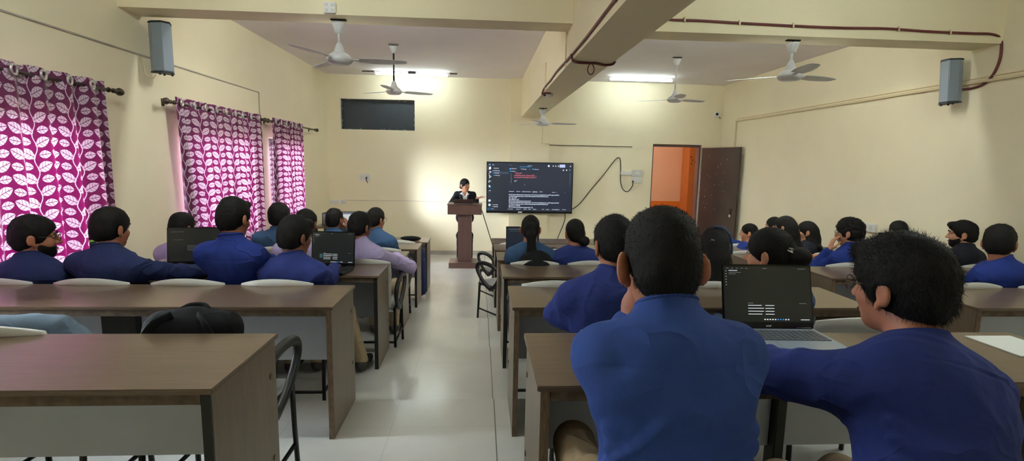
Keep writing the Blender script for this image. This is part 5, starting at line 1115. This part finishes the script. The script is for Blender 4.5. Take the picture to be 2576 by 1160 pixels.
# the lecturer stands behind the lectern and faces the rows
def lecturer():
    Yh = 9.93; Tp = atY(1170, 449, Yh); hv = .014; H = Tp-V(0, 0, .118+hv); R = rot_head(138, 3, 0); TR = V(-1, 0, 0); TF = V(0, -1, 0)
    base = V(H[0]+.0, Yh+.02, 0); O = empty('person', tuple(base), 0, 'woman in a black suit gesturing toward the screen behind the lectern', 'person'); b = lambda q: q-base
    N = H+V(.0, .035, -.132); P = V(base[0], Yh+.03, .86); ax = unit(N-P); RT = np.stack([TR, TF, ax], 1); L = np.linalg.norm(N-P)
    S = [N+TR*q*.155-V(0, 0, .050) for q in (-1, 1)]       # index 0 is on the picture's right
    hand_r = atY(1200, 498, 9.62); el_r = S[0]+V(.075, -.06, -.255)
    hand_l = V(base[0]-.13, 9.62, 1.215); el_l, wl = ik(S[1], hand_l, .275, .245, V(-.8, .6, -.6))
    s = SDF(); head_sdf(s, b(H), R, .96); s.cone(b(H+R@V(0, -.02, -.055)), b(N-ax*.04), .048, .056, .03)
    for fr, r in ((.2, (.13, .09, .14)), (.55, (.11, .08, .18)), (.8, (.125, .08, .13))): s.ell(b(P+ax*L*fr), r, RT, .05)
    for i, (el, wr, d, n) in enumerate(((el_r, hand_r, V(1, -.25, .10), V(0, 0, -1)), (el_l, wl, V(.5, -.8, 0), V(0, 0, 1)))):
        s.cone(b(N-ax*.04), b(S[i]), .045, .045, .04); s.cone(b(S[i]), b(el), .042, .033, .03); s.cone(b(el), b(wr), .033, .024, .02); hand(s, b(wr), d, n, 1. if i == 0 else -1., .12 if i == 0 else .5, .005, .94)
    for q in (-1, 1): s.cone(b(P+TR*q*.08), b(V(P[0]+q*.085, Yh+.02, .50)), .075, .05, .03); s.cone(b(V(P[0]+q*.085, Yh+.02, .50)), b(V(P[0]+q*.09, Yh+.04, .09)), .048, .035, .03)
    v, f = s.mesh(.006); np_mesh('body', v, f, MT['skin_light'], O)
    s = SDF()
    for fr, r in ((.30, (.135, .095, .15)), (.55, (.128, .09, .18)), (.8, (.135, .09, .12))): s.ell(b(P+ax*L*fr), r, RT, .05)
    s.cone(b(N-ax*.03), b(N+ax*.02), .062, .058, .02); s.cone(b(N+TF*.09-V(0, 0, .02)), b(N+TF*.05+V(0, 0, .05)), .035, .03, .02, -1); s.cone(b(N+TF*.14-V(0, 0, .13)), b(N+TF*.09-V(0, 0, .01)), .006, .035, .02, -1)
    v, f = s.mesh(.007); sh = np_mesh('shirt', v, f, MT['white_cloth'], O)
    for q in (-1, 1):
        c0 = b(N+TF*.06+V(q*.012, 0, -.05)); v = [b(N+V(q*.052, .012, .030)), b(N+V(q*.054, -.03, .022)), b(N+V(q*.035, -.075, -.005)), c0+V(0, -.045, -.03), b(N+V(q*.085, -.088, -.040)), b(N+V(q*.102, -.045, -.018)), b(N+V(q*.090, .01, .0))]
        o = link_mesh('collar', v, [(0, 1, 5, 6), (1, 2, 4, 5), (2, 3, 4)], MT['white_cloth'], sh, True); m_ = o.modifiers.new('thickness', 'SOLIDIFY'); m_.thickness = .005
    s = SDF()
    for fr, r in ((-.02, (.178, .128, .15)), (.25, (.162, .118, .16)), (.52, (.142, .108, .18)), (.78, (.160, .108, .14))): s.ell(b(P+ax*L*fr), r, RT, .06)
    for i, (el, wr) in enumerate(((el_r, hand_r), (el_l, wl))): s.cone(b(N-ax*.045), b(S[i]), .055, .056, .05); s.cone(b(S[i]), b(el), .057, .047, .03); s.cone(b(el), b(el+(wr-el)*.90), .047, .036, .02)
    s.cone(b(N+TF*.13-V(0, 0, -.02)), b(N+TF*.16-V(0, 0, .12)), .085, .075, .01, -1); s.cone(b(N+TF*.16-V(0, 0, .12)), b(N+TF*.150-V(0, 0, .30)), .075, .012, .01, -1); s.cone(b(N+V(0, 0, .0)), b(N+V(0, 0, .09)), .066, .07, .008, -1)
    s.cut(V(0, 0, -1), V(0, 0, .775)); v, f = s.mesh(.007, lambda v: .003*wob(v, 30, 5, 3)); jk = np_mesh('blazer', v, f, MT['black_cloth'], O)
    for q in (-1, 1):
        v = [b(N+V(q*.070, -.02, .008)), b(N+V(q*.070, -.10, -.05)), b(N+V(q*.035, -.135, -.17)), b(N+V(q*.010, -.128, -.27)), b(N+V(q*.080, -.128, -.15)), b(N+V(q*.110, -.085, -.06)), b(N+V(q*.10, -.02, -.012))]
        o = link_mesh('lapel', v, [(0, 1, 5, 6), (1, 2, 4, 5), (2, 3, 4)], MT['black_cloth'], jk, True); m_ = o.modifiers.new('thickness', 'SOLIDIFY'); m_.thickness = .008
    s = SDF(); s.ell(b(P-V(0, 0, .02)), (.160, .115, .13), RT, .04)
    for q in (-1, 1):
        k_ = V(P[0]+q*.095, Yh+.0, .50); an = V(P[0]+q*.095, Yh+.05, .06); s.cone(b(P+TR*q*.082), b(k_), .088, .068, .04); s.cone(b(k_), b(an), .068, .062, .04)
    v, f = s.mesh(.009, lambda v: .006*wob(v*[1, 1, 1.4], 18, 6, 3)); np_mesh('trousers', v, f, MT['black_cloth'], O)
    for q in (-1, 1):
        a0 = b(V(P[0]+q*.095, Yh+.05, .05)); s = SDF(); s.ell(a0+V(0, -.06, -.018), (.042, .12, .034), np.eye(3), .03); s.cone(a0, a0+V(0, 0, -.01), .036, .038, .02); s.cut(V(0, 0, -1), a0-V(0, 0, .048)); v, f = s.mesh(.008); np_mesh('shoe', v, f, MT['shoe'], O)
    T = lambda x, y, z: b(H)+R@(np.array([x, y, z])*.96); s = SDF(); g = hv
    s.ell(T(0, -.014, .036), np.array((.076+g*.5, .096+g*.7, .084+g)), R, .015); s.ell(T(0, -.05, -.022), (.068, .062, .07), R, .03); s.ell(T(0, .118, -.045), (.078, .074, .098), R, .012, -1); s.ell(T(0, .06, -.14), (.1, .09, .08), R, .01, -1)
    s.ell(T(0, -.11, -.045), (.042, .036, .042), R, .015)
    for q in (-1, 1): s.ell(T(q*.096, -.004, -.03), (.026, .024, .034), R, .01, -1)
    v, f = s.mesh(.006, lambda v: .002*wob(v, 40, 3, 2)); np_mesh('hair', v, f, MT['hair'], O, strands(v, f, 500, .014, .001, R@V(0, -.6, -.6), 4, .15))
    for q in (-1, 1):
        eo = MB().sphere((0, 0, 0), .0098, 12, 8).build('eye', MT['eye'], O, True); eo.location = T(q*.031, .0795, .009); MB().sphere(R@V(0, .0066, 0), .0054, 10, 6).build('iris', MT['iris'], eo, True)
        MB().tube([T(q*.016, .0975, .030), T(q*.032, .0955, .034), T(q*.050, .082, .030)], [.003, .0035, .002], 6).build('eyebrow', MT['hair'], O, True)
    MB().tube([T(-.023, .0935, -.0645), T(0, .1005, -.0650), T(.023, .0935, -.0645)], [.002, .005, .002], 8).build('lips', MT['lip'], O, True)
lecturer()
# ------------------------------------------------------------------ light
w = bpy.data.worlds.new('sky'); sc.world = w; w.use_nodes = True; nt = w.node_tree
bg = nt.nodes['Background']; bg.inputs[0].default_value = (.82, .91, 1., 1); bg.inputs[1].default_value = 45.0
sl = bpy.data.lights.new('daylight', 'SUN'); sl.energy = 22; sl.angle = math.radians(42); sl.color = (1, .97, .95); so = bpy.data.objects.new('daylight', sl); COL.objects.link(so); so.location = (-8, 4, 4); so.rotation_euler = Vector((1, .56, -.40)).to_track_quat('-Z', 'Y').to_euler()
mb = MB(); mb.box(-40, XL-.5, -40, 50, -1.2, -1.0); struct(mb.build('ground_outside', plain('dry_ground', (150, 140, 120), .9)))
O = empty('ceiling_tube_light', (3.3, 11.2, 3.29), 0, 'added unseen tube light for the corridor beyond the open door', 'tube light'); MB().box(-.6, .6, -.02, .02, -.035, 0).build('housing', MT['white_plastic'], O); MB().tube([(-.57, 0, -.055), (.57, 0, -.055)], .014, 12).build('tube', MT['tube_fill_corridor'], O, True)  # out-of-view lamp added to light the corridor
vs = sc.view_settings; sc.display_settings.display_device = 'sRGB'; vs.view_transform = 'Standard'; vs.look = 'None'; vs.exposure = 1.25; vs.gamma = 1; vs.use_curve_mapping = False
sc.cycles.max_bounces = 10; sc.cycles.diffuse_bounces = 6; sc.cycles.transparent_max_bounces = 12; sc.cycles.caustics_refractive = False; sc.cycles.caustics_reflective = False; sc.cycles.use_denoising = True; sc.cycles.sample_clamp_indirect = 8
